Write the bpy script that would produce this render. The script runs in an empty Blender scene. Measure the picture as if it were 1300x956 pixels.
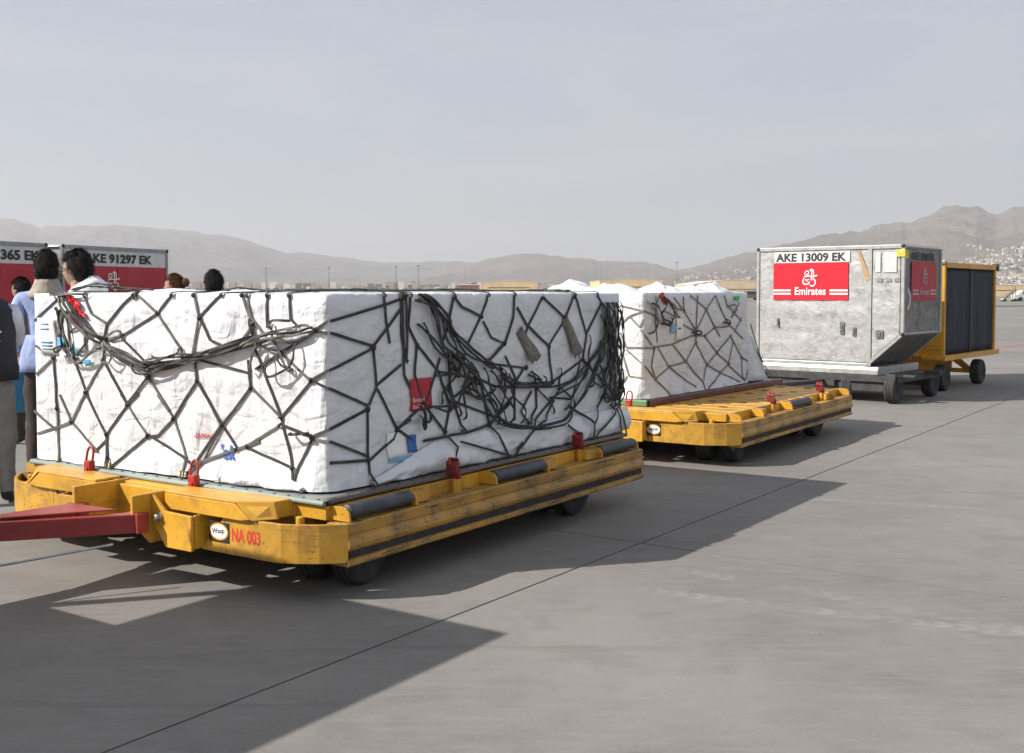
import bpy, bmesh, math, random
import numpy as np
from mathutils import Vector, Matrix, noise

random.seed(11)
scn = bpy.context.scene
COL = scn.collection
R = math.radians

# ------------------------------------------------------------ camera
cam_d = bpy.data.cameras.new('camera')
cam = bpy.data.objects.new('camera', cam_d); COL.objects.link(cam)
cam.location = (0, 0, 1.5)
cam.rotation_euler = (R(90 - 2.577), 0, 0)
cam_d.sensor_fit = 'HORIZONTAL'; cam_d.sensor_width = 36.0
cam_d.lens = 38.77
cam_d.shift_y = -0.0346
cam_d.clip_start = 0.1; cam_d.clip_end = 30000
scn.camera = cam

# ------------------------------------------------------------ sky, sun, exposure
SUN_DIR = Vector((1.247, 0.365, -1.0)).normalized()
SUN_EL = math.asin(-SUN_DIR.z); SUN_AZ = math.atan2(-SUN_DIR.x, -SUN_DIR.y)
world = bpy.data.worlds.new('World'); scn.world = world; world.use_nodes = True
wn = world.node_tree.nodes; wl = world.node_tree.links
wn.clear()
w_out = wn.new('ShaderNodeOutputWorld'); w_bg = wn.new('ShaderNodeBackground')
w_sky = wn.new('ShaderNodeTexSky'); w_sky.sky_type = 'NISHITA'; w_sky.sun_disc = False
w_sky.sun_elevation = SUN_EL; w_sky.sun_rotation = SUN_AZ % (2 * math.pi)
w_sky.dust_density = 2.0; w_sky.air_density = 1.0; w_sky.ozone_density = 1.0; w_sky.altitude = 1800
w_tc = wn.new('ShaderNodeTexCoord'); w_map = wn.new('ShaderNodeMapping')
w_map.inputs['Scale'].default_value = (1.1, 1.1, 5.5)
w_map.inputs['Rotation'].default_value = (0.12, 0.1, 0.3)
w_no = wn.new('ShaderNodeTexNoise'); w_no.inputs['Scale'].default_value = 2.2
w_no.inputs['Detail'].default_value = 7; w_no.inputs['Roughness'].default_value = 0.55
w_no.inputs['Distortion'].default_value = 0.6
w_rmp = wn.new('ShaderNodeMapRange')
w_rmp.inputs['From Min'].default_value = 0.46; w_rmp.inputs['From Max'].default_value = 0.72
w_rmp.inputs['To Min'].default_value = 0.0; w_rmp.inputs['To Max'].default_value = 0.6
w_mix = wn.new('ShaderNodeMix'); w_mix.data_type = 'RGBA'
w_mix.inputs['B'].default_value = (5.75, 5.8, 5.95, 1)            # brighter wisps of high cloud
w_veil = wn.new('ShaderNodeMix'); w_veil.data_type = 'RGBA'; w_veil.inputs['Factor'].default_value = 0.82
w_veil.inputs['B'].default_value = (4.5, 4.94, 5.8, 1)          # thin even veil
wl.new(w_tc.outputs['Generated'], w_map.inputs['Vector']); wl.new(w_map.outputs['Vector'], w_no.inputs['Vector'])
wl.new(w_no.outputs['Fac'], w_rmp.inputs['Value']); wl.new(w_rmp.outputs['Result'], w_mix.inputs['Factor'])
wl.new(w_sky.outputs['Color'], w_veil.inputs['A']); wl.new(w_veil.outputs['Result'], w_mix.inputs['A']); wl.new(w_mix.outputs['Result'], w_bg.inputs['Color'])
w_bg.inputs['Strength'].default_value = 0.0785
wl.new(w_bg.outputs['Background'], w_out.inputs['Surface'])

sun_d = bpy.data.lights.new('sun', 'SUN'); sun_d.energy = 5.0; sun_d.angle = R(0.55); sun_d.color = (1.0, 0.95, 0.885)
sun = bpy.data.objects.new('sun', sun_d); COL.objects.link(sun)
sun.rotation_euler = SUN_DIR.to_track_quat('-Z', 'Y').to_euler(); sun.location = (-30, -10, 40)

scn.view_settings.view_transform = 'Standard'; scn.view_settings.look = 'None'
scn.view_settings.exposure = 0.56; scn.view_settings.gamma = 1.0; scn.view_settings.use_curve_mapping = False
scn.render.engine = 'CYCLES'
scn.cycles.use_denoising = True
scn.cycles.max_bounces = 6; scn.cycles.volume_bounces = 1
scn.cycles.use_adaptive_sampling = True; scn.cycles.adaptive_threshold = 0.02

# ------------------------------------------------------------ the train's own frame
# u runs back along the train, v to its left; origin under the near corner of the first pallet
HEAD = R(34)
ORIGIN = Vector((-0.9206, 5.3292, 0))
FRAME_ROT = R(90) - HEAD
U = Vector((math.sin(HEAD), math.cos(HEAD), 0)); V = Vector((-math.cos(HEAD), math.sin(HEAD), 0))

# ------------------------------------------------------------ helpers
def link(o, parent=None):
    COL.objects.link(o)
    if parent is not None: o.parent = parent
    return o

def tag(o, label=None, cat=None, group=None, kind=None):
    if label: o['label'] = label
    if cat: o['category'] = cat
    if group: o['group'] = group
    if kind: o['kind'] = kind
    return o

def thing(name, label, cat, loc=(0, 0, 0), rz=0.0, group=None):
    o = bpy.data.objects.new(name, None); o.empty_display_size = 0.2
    link(o); o.location = loc; o.rotation_euler = (0, 0, rz)
    return tag(o, label, cat, group)

def copy_tree(o, parent=None):
    c = o.copy(); link(c)
    if parent is not None:
        c.parent = parent; c.matrix_parent_inverse = o.matrix_parent_inverse.copy()
    for ch in list(o.children): copy_tree(ch, c)
    return c

class MB:
    """collects shapes for one mesh"""
    def __init__(s): s.v = []; s.f = []; s.m = []
    def add(s, vs, fs, m=0):
        b = len(s.v); s.v += [tuple(p) for p in vs]
        for f in fs: s.f.append(tuple(i + b for i in f)); s.m.append(m)
        return s
    def box(s, lo, hi, m=0, mat=None):
        x0, y0, z0 = lo; x1, y1, z1 = hi
        vs = [Vector(p) for p in ((x0,y0,z0),(x1,y0,z0),(x1,y1,z0),(x0,y1,z0),(x0,y0,z1),(x1,y0,z1),(x1,y1,z1),(x0,y1,z1))]
        if mat is not None: vs = [mat @ p for p in vs]
        return s.add(vs, [(0,3,2,1),(4,5,6,7),(0,1,5,4),(1,2,6,5),(2,3,7,6),(3,0,4,7)], m)
    def extrude(s, poly, vec, m=0):
        n = len(poly); vec = Vector(vec); P = [Vector(p) for p in poly]
        nrm = Vector((0, 0, 0))
        for i in range(n): nrm += P[i].cross(P[(i + 1) % n])
        if nrm.dot(vec) > 0: P.reverse()
        vs = P + [p + vec for p in P]
        fs = [tuple(range(n)), tuple(range(2 * n - 1, n - 1, -1))]
        for i in range(n):
            j = (i + 1) % n; fs.append((j, i, i + n, j + n))
        return s.add(vs, fs, m)
    def tube(s, pts, r, n=8, m=0, closed=False):
        P = [Vector(p) for p in pts]; k = len(P); vs = []; fs = []
        rr = r if isinstance(r, (list, tuple)) else [r] * k
        up = None
        for i in range(k):
            if closed: t = P[(i + 1) % k] - P[i - 1]
            else: t = P[min(i + 1, k - 1)] - P[max(i - 1, 0)]
            t.normalize()
            if up is None:
                up = Vector((0, 0, 1)) if abs(t.z) < 0.9 else Vector((1, 0, 0))
            a = t.cross(up)
            if a.length < 1e-4: a = t.cross(Vector((0, 1, 0)))
            a.normalize(); b = a.cross(t); b.normalize(); up = b
            for j in range(n):
                q = 2 * math.pi * j / n
                vs.append(P[i] + (a * math.cos(q) + b * math.sin(q)) * rr[i])
        for i in range(k if closed else k - 1):
            for j in range(n):
                i2 = (i + 1) % k; j2 = (j + 1) % n
                fs.append((i * n + j, i * n + j2, i2 * n + j2, i2 * n + j))
        if not closed:
            fs.append(tuple(range(n - 1, -1, -1))); fs.append(tuple((k - 1) * n + j for j in range(n)))
        return s.add(vs, fs, m)
    def lathe(s, o, axis, prof, n=24, m=0):
        """prof: (distance along axis, radius)"""
        o = Vector(o); ax = Vector(axis).normalized()
        a = ax.orthogonal().normalized(); b = ax.cross(a); vs = []; fs = []
        for (d, r) in prof:
            for j in range(n):
                q = 2 * math.pi * j / n
                vs.append(o + ax * d + (a * math.cos(q) + b * math.sin(q)) * r)
        for i in range(len(prof) - 1):
            for j in range(n):
                j2 = (j + 1) % n
                fs.append((i * n + j, i * n + j2, (i + 1) * n + j2, (i + 1) * n + j))
        fs.append(tuple(range(n - 1, -1, -1))); fs.append(tuple((len(prof) - 1) * n + j for j in range(n)))
        return s.add(vs, fs, m)
    def ball(s, c, rad, n=12, k=8, m=0):
        c = Vector(c); rx, ry, rz = rad if isinstance(rad, (tuple, list)) else (rad,) * 3
        vs = []; fs = []
        for i in range(k + 1):
            t = math.pi * i / k
            for j in range(n):
                q = 2 * math.pi * j / n
                vs.append(c + Vector((rx * math.sin(t) * math.cos(q), ry * math.sin(t) * math.sin(q), rz * math.cos(t))))
        for i in range(k):
            for j in range(n):
                j2 = (j + 1) % n; fs.append((i * n + j, (i + 1) * n + j, (i + 1) * n + j2, i * n + j2))
        return s.add(vs, fs, m)
    def build(s, name, mat, parent=None, bevel=0.0, smooth=False, seg=2):
        me = bpy.data.meshes.new(name); me.from_pydata(s.v, [], s.f)
        for mm in (mat if isinstance(mat, (list, tuple)) else [mat]): me.materials.append(mm)
        if any(s.m): me.polygons.foreach_set('material_index', s.m)
        me.validate(); me.update()
        if smooth: me.polygons.foreach_set('use_smooth', [True] * len(me.polygons))
        o = bpy.data.objects.new(name, me); link(o, parent)
        if bevel > 0:
            b = o.modifiers.new('bevel', 'BEVEL'); b.width = bevel; b.segments = seg; b.limit_method = 'ANGLE'; b.angle_limit = R(35)
            b.harden_normals = False
        return o

def smooth_angle(o, deg=40):
    me = o.data
    me.polygons.foreach_set('use_smooth', [True] * len(me.polygons))
    try: me.set_sharp_from_angle(angle=R(deg))
    except Exception: pass
    return o

def text_mesh(name, body, size, mat, parent, loc, xdir, ydir, depth=0.0006, align='LEFT', sx=1.0, bold=0.0, shear=0.0):
    cu = bpy.data.curves.new(name, 'FONT'); cu.body = body; cu.size = size; cu.align_x = align
    cu.extrude = depth; cu.offset = bold; cu.shear = shear; cu.resolution_u = 3
    tmp = bpy.data.objects.new(name + '_tmp', cu); COL.objects.link(tmp)
    dg = bpy.context.evaluated_depsgraph_get()
    me = bpy.data.meshes.new_from_object(tmp.evaluated_get(dg))
    bpy.data.objects.remove(tmp); bpy.data.curves.remove(cu)
    x = Vector(xdir).normalized(); y = Vector(ydir).normalized(); z = x.cross(y)
    M = Matrix(((x.x, y.x, z.x, loc[0]), (x.y, y.y, z.y, loc[1]), (x.z, y.z, z.z, loc[2]), (0, 0, 0, 1)))
    me.transform(M @ Matrix.Diagonal((sx, 1, 1, 1)))
    me.materials.clear(); me.materials.append(mat)
    o = bpy.data.objects.new(name, me); return link(o, parent)

def catmull(P, k=6):
    P = [Vector(p) for p in P]
    if len(P) < 3: return P
    out = []
    for i in range(len(P) - 1):
        a = P[max(i - 1, 0)]; b = P[i]; c = P[i + 1]; d = P[min(i + 2, len(P) - 1)]
        for j in range(k):
            t = j / k
            out.append(0.5 * ((2 * b) + (c - a) * t + (2 * a - 5 * b + 4 * c - d) * t * t + (3 * b - a - 3 * c + d) * t ** 3))
    out.append(P[-1]); return out

# ------------------------------------------------------------ materials
MATS = {}
class NT:
    def __init__(s, name):
        s.mat = bpy.data.materials.new(name); s.mat.use_nodes = True
        s.n = s.mat.node_tree.nodes; s.l = s.mat.node_tree.links
        s.bsdf = s.n['Principled BSDF']
        s.tc = s.n.new('ShaderNodeTexCoord'); MATS[name] = s.mat
    def set(s, **k):
        for a, b in k.items():
            key = a.replace('_', ' ')
            s.bsdf.inputs[key].default_value = b
        return s
    def coord(s, scale=(1, 1, 1), rot=(0, 0, 0), world=False):
        m = s.n.new('ShaderNodeMapping'); m.inputs['Scale'].default_value = scale; m.inputs['Rotation'].default_value = rot
        if world:
            g = s.n.new('ShaderNodeNewGeometry'); s.l.new(g.outputs['Position'], m.inputs['Vector'])
        else: s.l.new(s.tc.outputs['Object'], m.inputs['Vector'])
        return m.outputs['Vector']
    def noise(s, vec, scale, detail=4, rough=0.55, dist=0.0, out='Fac'):
        t = s.n.new('ShaderNodeTexNoise'); t.inputs['Scale'].default_value = scale; t.inputs['Detail'].default_value = detail
        t.inputs['Roughness'].default_value = rough; t.inputs['Distortion'].default_value = dist
        s.l.new(vec, t.inputs['Vector']); return t.outputs[out]
    def voro(s, vec, scale, feature='F1', out='Distance', rnd=1.0):
        t = s.n.new('ShaderNodeTexVoronoi'); t.feature = feature; t.inputs['Scale'].default_value = scale; t.inputs['Randomness'].default_value = rnd
        s.l.new(vec, t.inputs['Vector']); return t.outputs[out]
    def ramp(s, val, a, b, lo=0.0, hi=1.0, smooth=True):
        m = s.n.new('ShaderNodeMapRange'); m.inputs['From Min'].default_value = a; m.inputs['From Max'].default_value = b
        m.inputs['To Min'].default_value = lo; m.inputs['To Max'].default_value = hi
        if smooth: m.interpolation_type = 'SMOOTHSTEP'
        s.l.new(val, m.inputs['Value']); return m.outputs['Result']
    def math(s, op, a, b=None):
        m = s.n.new('ShaderNodeMath'); m.operation = op
        for i, q in enumerate((a, b)):
            if q is None: continue
            if isinstance(q, (int, float)): m.inputs[i].default_value = q
            else: s.l.new(q, m.inputs[i])
        return m.outputs[0]
    def mix(s, fac, a, b, mode='MIX'):
        m = s.n.new('ShaderNodeMix'); m.data_type = 'RGBA'; m.blend_type = mode
        for key, q in (('Factor', fac), ('A', a), ('B', b)):
            sock = m.inputs[key]
            if isinstance(q, (int, float)): sock.default_value = q
            elif isinstance(q, tuple): sock.default_value = q if len(q) == 4 else (*q, 1)
            else: s.l.new(q, sock)
        return m.outputs['Result']
    def color(s, q):
        if isinstance(q, tuple): s.bsdf.inputs['Base Color'].default_value = (*q, 1)
        else: s.l.new(q, s.bsdf.inputs['Base Color'])
        return s
    def inp(s, name, q): s.l.new(q, s.bsdf.inputs[name]); return s
    def bump(s, h, strength=0.3, dist=0.01, prev=None):
        b = s.n.new('ShaderNodeBump'); b.inputs['Strength'].default_value = strength; b.inputs['Distance'].default_value = dist
        s.l.new(h, b.inputs['Height'])
        if prev is not None: s.l.new(prev, b.inputs['Normal'])
        s.l.new(b.outputs['Normal'], s.bsdf.inputs['Normal']); return b.outputs['Normal']

def plain(name, col, rough=0.6, metal=0.0, var=0.12, scale=14.0, bump=0.0):
    t = NT(name); t.set(Roughness=rough, Metallic=metal)
    n = t.noise(t.coord(), scale, 5)
    dark = tuple(c * (1 - var) for c in col); lite = tuple(min(1, c * (1 + var)) for c in col)
    t.color(t.mix(t.ramp(n, 0.3, 0.7), dark, lite))
    if bump: t.bump(t.noise(t.coord(), scale * 6, 4), bump, 0.004)
    return t.mat

def worn_paint(name, col, under=(0.09, 0.055, 0.03), wear=0.5, rough=0.42, streak=(2, 2, 16), dirt=(0.21, 0.12, 0.045)):
    """paint with long scrapes, chips down to dark metal and a film of dirt"""
    t = NT(name); t.set(Roughness=rough)
    c = t.coord(); st = t.coord(scale=streak)
    big = t.noise(c, 3.0, 5); fine = t.noise(c, 55, 6, 0.65); scr = t.noise(st, 6.0, 6, 0.62, 0.4)
    base = t.mix(t.ramp(big, 0.3, 0.72), tuple(q * 0.78 for q in col), tuple(min(1, q * 1.08) for q in col))
    film = t.ramp(t.noise(c, 5, 8, 0.7, 0.6), 0.42, 0.68, 0.0, min(0.85, 0.5 * wear + 0.12))
    base = t.mix(film, base, dirt)
    scrape = t.math('MULTIPLY', t.ramp(scr, 0.635 - 0.05 * wear, 0.70 - 0.05 * wear), t.ramp(t.noise(c, 5, 4), 0.42, 0.58))
    chip = t.math('MULTIPLY', t.ramp(fine, 0.57, 0.64), t.ramp(t.noise(c, 8, 4), 0.46, 0.6))
    m = t.math('MINIMUM', t.math('ADD', t.math('MULTIPLY', scrape, 0.85 * wear), t.math('MULTIPLY', chip, 0.9 * wear)), 1.0)
    t.color(t.mix(m, base, under))
    t.inp('Roughness', t.ramp(m, 0, 1, rough, 0.75))
    b = t.bump(t.math('SUBTRACT', t.noise(c, 6.0, 3), t.math('MULTIPLY', m, 0.5)), 0.3, 0.006)
    return t.mat

YEL = worn_paint('yellow_paint', (0.68, 0.355, 0.03), wear=0.7)
YEL_BUMP = worn_paint('scraped_yellow_paint', (0.62, 0.33, 0.04), wear=1.0, streak=(0.8, 0.8, 24), dirt=(0.17, 0.095, 0.04))
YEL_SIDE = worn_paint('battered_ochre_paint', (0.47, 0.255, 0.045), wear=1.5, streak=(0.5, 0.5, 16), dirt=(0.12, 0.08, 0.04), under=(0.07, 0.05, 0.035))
YEL_CART = worn_paint('cart_yellow_paint', (0.68, 0.34, 0.025), wear=0.25)
RED_LOCK = worn_paint('red_lock_paint', (0.42, 0.02, 0.018), wear=0.5)
RED_BAR = worn_paint('dull_red_paint', (0.33, 0.035, 0.035), wear=0.35, under=(0.2, 0.13, 0.1))
STEEL = plain('grey_steel', (0.32, 0.33, 0.34), 0.45, 0.7, 0.2)
DARKSTEEL = plain('dark_steel', (0.055, 0.055, 0.055), 0.6, 0.3, 0.3)
RUBBER = plain('rubber', (0.022, 0.022, 0.023), 0.8, 0, 0.4, 20, 0.3)
TYRE_SIDE = plain('dusty_tyre', (0.035, 0.034, 0.033), 0.85, 0, 0.4, 9, 0.25)
ROLLER = plain('roller_grey', (0.06, 0.068, 0.08), 0.5, 0.2, 0.25)
BLACK = plain('black_print', (0.02, 0.02, 0.022), 0.6)
WHITE_PRINT = plain('white_print', (0.8, 0.8, 0.78), 0.55, 0, 0.04)
RED_PRINT = plain('red_print', (0.55, 0.012, 0.025), 0.4, 0, 0.1)
BLUE_PRINT = plain('blue_print', (0.03, 0.12, 0.4), 0.6)
PALE_BLUE = plain('pale_blue_print', (0.2, 0.38, 0.55), 0.6)
STENCIL = plain('stencil_red', (0.5, 0.03, 0.015), 0.6, 0, 0.3)

def webbing(name, col):
    t = NT(name); t.set(Roughness=0.85)
    n = t.noise(t.coord(), 9, 4); f = t.noise(t.coord(), 260, 2)
    t.color(t.mix(t.ramp(n, 0.3, 0.7), tuple(c * 0.7 for c in col), tuple(c * 1.3 for c in col)))
    t.bump(f, 0.5, 0.002); return t.mat
WEB1 = webbing('olive_black_webbing', (0.045, 0.044, 0.042))
WEB_WORN = webbing('faded_webbing', (0.125, 0.118, 0.106))
WEB2 = webbing('grey_webbing', (0.2, 0.19, 0.165))

def tarp_mat(name, col=(0.68, 0.69, 0.708), bs=1.0):
    t = NT(name); t.set(Roughness=0.5)
    c = t.coord()
    warp = t.mix(0.16, c, t.noise(c, 3.2, 4, out='Color'))
    cr1 = t.voro(warp, 3.2, 'DISTANCE_TO_EDGE')
    ridge = t.noise(t.coord(scale=(1, 1, 2.2)), 4, 2.5, 0.5, 1.0)
    dirt = t.ramp(t.noise(c, 2.4, 6, 0.6), 0.5, 0.75, 0, 0.16)
    spot = t.ramp(t.noise(c, 16, 5, 0.6), 0.66, 0.8, 0, 0.12)
    t.color(t.mix(spot, t.mix(dirt, col, (0.52, 0.47, 0.4)), (0.45, 0.4, 0.33)))
    ridge2 = t.noise(t.coord(scale=(3.0, 3.0, 0.8), rot=(0.2, 0.35, 0.1)), 2.4, 3, 0.5, 1.4)
    gate = t.ramp(t.noise(c, 2.1, 3), 0.45, 0.62)
    h = t.math('ADD', t.math('MULTIPLY', t.math('MULTIPLY', t.ramp(cr1, 0, 0.03), gate), 0.09), t.math('ADD', t.math('MULTIPLY', ridge2, 0.9), t.math('MULTIPLY', ridge, 0.9)))
    t.bump(h, 0.62 * bs, 0.045)
    return t.mat
TARP = tarp_mat('white_tarpaulin')

def alu_mat(name, col=(0.62, 0.61, 0.585), dark=(0.3, 0.29, 0.27)):
    t = NT(name); t.set(Metallic=0.55, Roughness=0.5)
    c = t.coord(); st = t.coord(scale=(1.3, 1.3, 5))
    n1 = t.noise(c, 2.2, 6, 0.62, 0.3); n2 = t.noise(c, 6.5, 8, 0.7, 0.2); n3 = t.noise(t.coord(scale=(1, 1, 7)), 14, 7, 0.74)
    b = t.mix(t.ramp(n2, 0.28, 0.62), dark, col)
    b = t.mix(t.ramp(n1, 0.5, 0.8, 0, 0.4), b, (0.36, 0.33, 0.29))
    b = t.mix(t.ramp(n3, 0.54, 0.66, 0, 0.75), b, (0.74, 0.735, 0.72)); n4 = t.noise(t.coord(scale=(1.6, 1.6, 9), rot=(0, 0.12, 0)), 9, 8, 0.78, 0.3)
    b = t.mix(t.math('MULTIPLY', t.ramp(n4, 0.56, 0.66), 0.6), b, (0.17, 0.162, 0.152))
    t.color(b); t.inp('Roughness', t.ramp(n2, 0.3, 0.7, 0.62, 0.38))
    d1 = t.noise(t.coord(scale=(1, 1, 1.3)), 4, 4, 0.5, 0.3); d2 = t.noise(t.coord(scale=(1, 1, 2.5)), 18, 4, 0.6, 0.6)
    t.bump(t.math('ADD', d1, t.math('MULTIPLY', d2, 0.12)), 0.4, 0.03); return t.mat
ALU = alu_mat('dented_aluminium', (0.5, 0.495, 0.48), (0.25, 0.245, 0.24))
ALU_EDGE = plain('bright_aluminium', (0.42, 0.42, 0.4), 0.42, 0.45, 0.16, 10, 0.1)
ALU_GREY = alu_mat('grey_aluminium', (0.5, 0.5, 0.49), (0.3, 0.3, 0.29))
ALU_SHADED = alu_mat('shaded_aluminium', (0.2, 0.195, 0.185), (0.1, 0.098, 0.092))  # shade and dark reflections of flank and slope put into the metal colour
PANEL_GREY = plain('pale_grey_panel', (0.62, 0.62, 0.61), 0.5, 0.1, 0.12, 5)
PANEL_RED = plain('dull_red_panel', (0.42, 0.015, 0.03), 0.45, 0, 0.14, 4)
EMBLEM_RED = plain('bright_red_vinyl', (0.62, 0.012, 0.028), 0.38, 0, 0.1, 6, 0.05)
TAPE = plain('brown_tape', (0.42, 0.28, 0.13), 0.5)
CURTAIN = plain('navy_curtain', (0.011, 0.015, 0.033), 0.7, 0, 0.25, 8, 0.1)
GLASS = NT('dark_glass').set(Roughness=0.05).color((0.03, 0.035, 0.04)).mat

# ------------------------------------------------------------ ground
def concrete_mat(name, per_object=True):
    t = NT(name); t.set(Roughness=0.82)
    c = t.coord(world=True)
    n1 = t.noise(c, 0.33, 6, 0.6); n2 = t.noise(c, 2.6, 7, 0.62, 0.4); n3 = t.noise(c, 55, 7, 0.78)
    br = t.noise(t.coord(scale=(2.2, 14, 1), rot=(0, 0, HEAD), world=True), 1.6, 6, 0.62)
    col = t.mix(t.ramp(n1, 0.3, 0.7), (0.163, 0.151, 0.134), (0.246, 0.229, 0.205))
    col = t.mix(t.ramp(n2, 0.42, 0.72, 0, 0.5), col, (0.13, 0.121, 0.111))
    col = t.mix(t.ramp(br, 0.44, 0.7, 0, 0.42), col, (0.25, 0.238, 0.222))
    col = t.mix(t.ramp(n3, 0.54, 0.70, 0, 0.6), col, (0.105, 0.098, 0.09))
    col = t.mix(t.ramp(n3, 0.46, 0.3, 0, 0.5), col, (0.29, 0.275, 0.255))
    # oil drips and dark rubber smears
    sp = t.voro(t.mix(0.3, c, t.noise(c, 3, 3, out='Color')), 0.9)
    col = t.mix(t.ramp(sp, 0.07, 0.02, 0, 0.5), col, (0.08, 0.074, 0.066))
    smear = t.noise(t.coord(scale=(0.5, 3.2, 1), rot=(0, 0, HEAD + 0.6), world=True), 0.9, 7, 0.66, 0.8)
    col = t.mix(t.ramp(smear, 0.56, 0.74, 0, 0.4), col, (0.105, 0.1, 0.093))
    # pale dusty tyre prints crossing the slabs
    g = t.n.new('ShaderNodeNewGeometry'); sep = t.n.new('ShaderNodeSeparateXYZ'); t.l.new(g.outputs['Position'], sep.inputs[0])
    for (px, py, dx, dy, bend, wid) in ((0.9, 5.9, 1.39, -1.05, 0.012, 0.055), (0.65, 5.5, 1.5, -0.75, -0.02, 0.05), (4.0, 11.5, 1.0, -0.77, 0.0, 0.22), (1.6, 8.1, 1.7, -0.5, 0.02, 0.05)):
        l = math.hypot(dx, dy); dx /= l; dy /= l
        rx = t.math('SUBTRACT', sep.outputs['X'], px); ry = t.math('SUBTRACT', sep.outputs['Y'], py)
        al = t.math('ADD', t.math('MULTIPLY', rx, dx), t.math('MULTIPLY', ry, dy))
        ac = t.math('ADD', t.math('MULTIPLY', rx, -dy), t.math('MULTIPLY', ry, dx))
        ac = t.math('ABSOLUTE', t.math('ADD', ac, t.math('MULTIPLY', t.math('MULTIPLY', al, al), bend)))
        band = t.ramp(ac, wid * 1.3, wid * 0.7)
        tread = t.ramp(t.math('SINE', t.math('ADD', t.math('MULTIPLY', al, 62.0), t.math('MULTIPLY', ac, 60.0))), -0.4, 0.4, 0.35, 1.0)
        patch = t.ramp(n2, 0.36, 0.6)
        run = t.math('MULTIPLY', t.ramp(al, -0.3, 0.4), t.ramp(al, 5.5, 3.5))
        m = t.math('MULTIPLY', t.math('MULTIPLY', band, tread), t.math('MULTIPLY', patch, run))
        col = t.mix(t.math('MULTIPLY', m, 0.42), col, (0.34, 0.325, 0.3))
    if per_object:
        oi = t.n.new('ShaderNodeObjectInfo')
        col = t.mix(t.ramp(oi.outputs['Random'], 0, 1, 0.0, 0.34, False), col, (0.165, 0.157, 0.148))
    t.color(col)
    t.bump(t.math('ADD', n3, t.math('MULTIPLY', br, 0.7)), 0.25, 0.004)
    return t.mat
CONCRETE = concrete_mat('apron_concrete'); CONCRETE_FAR = concrete_mat('far_concrete', False)
SEALANT = plain('joint_sealant', (0.03, 0.028, 0.027), 0.8)

GRID_ROT = FRAME_ROT - R(1.06); S = 4.86; NS = 17
gx = Vector((math.cos(GRID_ROT), math.sin(GRID_ROT), 0)); gy = Vector((-math.sin(GRID_ROT), math.cos(GRID_ROT), 0))
G0 = ORIGIN + U * 1.93 + V * (-0.735)                    # where the two visible joints cross
SLAB_U = range(-4, NS - 4); SLAB_V = range(-8, NS - 8)
def gp(a, b, z=0.0): p = G0 + gx * (a * S) + gy * (b * S); return (p.x, p.y, z)
a0, a1, b0, b1 = SLAB_U[0], SLAB_U[-1] + 1, SLAB_V[0], SLAB_V[-1] + 1
m = MB(); m.add([gp(a0, b0, -0.007), gp(a1, b0, -0.007), gp(a1, b1, -0.007), gp(a0, b1, -0.007)], [(0, 1, 2, 3)])
apron = tag(m.build('apron', SEALANT), kind='structure')
slab_mb = MB(); e = 0.007
slab_mb.box((e, e, -0.03), (S - e, S - e, 0.0)); slab_me = None
for a in SLAB_U:
    for b in SLAB_V:
        if slab_me is None:
            o = slab_mb.build('concrete_slab', CONCRETE, apron); slab_me = o.data
        else:
            o = bpy.data.objects.new('concrete_slab', slab_me); link(o, apron)
        p = gp(a, b); o.location = (p[0], p[1], random.uniform(-0.0004, 0.0004)); o.rotation_euler = (0, 0, GRID_ROT)
BIG = 7000
corn = [gp(a0, b0), gp(a1, b0), gp(a1, b1), gp(a0, b1)]
outer = [(-BIG, -BIG, 0), (BIG, -BIG, 0), (BIG, BIG, 0), (-BIG, BIG, 0)]
ctr = Vector(gp((a0 + a1) / 2, (b0 + b1) / 2))
far = [tuple(ctr + (Vector(q) - ctr) * 110) for q in corn]
m = MB(); m.add([(x, y, -0.001) for x, y, z in corn] + [(x, y, -0.001) for x, y, z in far], [(0, 4, 5, 1), (1, 5, 6, 2), (2, 6, 7, 3), (3, 7, 4, 0)])
tag(m.build('ground', CONCRETE_FAR), kind='structure')
# ------------------------------------------------------------ dry ground beyond the apron
t = NT('dry_field'); t.set(Roughness=0.95)
c = t.coord(world=True); n = t.noise(c, 0.05, 6, 0.6)
t.color(t.mix(t.ramp(n, 0.35, 0.65), (0.16, 0.135, 0.105), (0.24, 0.21, 0.17))); FIELD = t.mat
m = MB(); m.add([(-2600, 150, 0.02), (2600, 190, 0.02), (4200, 4400, 0.02), (-4200, 4400, 0.02)], [(0, 1, 2, 3)])
tag(m.build('field', FIELD), kind='structure')
GRASSY = plain('dark_verge', (0.075, 0.07, 0.055), 0.95, 0, 0.3, 0.3)
m = MB(); m.add([(30, 108, 0.006), (600, 130, 0.006), (600, 142, 0.006), (30, 116, 0.006)], [(0, 1, 2, 3)])
tag(m.build('verge', GRASSY), kind='structure')

# painted red guide lines on the apron
LINE_RED = plain('faded_red_line', (0.34, 0.15, 0.14), 0.8, 0, 0.25, 3)
def paint_line(p, q, w, label):
    p = Vector((*p, 0.004)); q = Vector((*q, 0.004)); d = (q - p).normalized(); s = Vector((-d.y, d.x, 0)) * (w / 2)
    mm = MB(); mm.add([p - s, q - s, q + s, p + s], [(0, 1, 2, 3)])
    o = mm.build('painted_line', LINE_RED); return tag(o, kind='structure')
paint_line((9.0, 23.6), (24, 45.0), 0.16, '')
paint_line((11.2, 28.6), (15.5, 24.0), 0.1, '')

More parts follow.
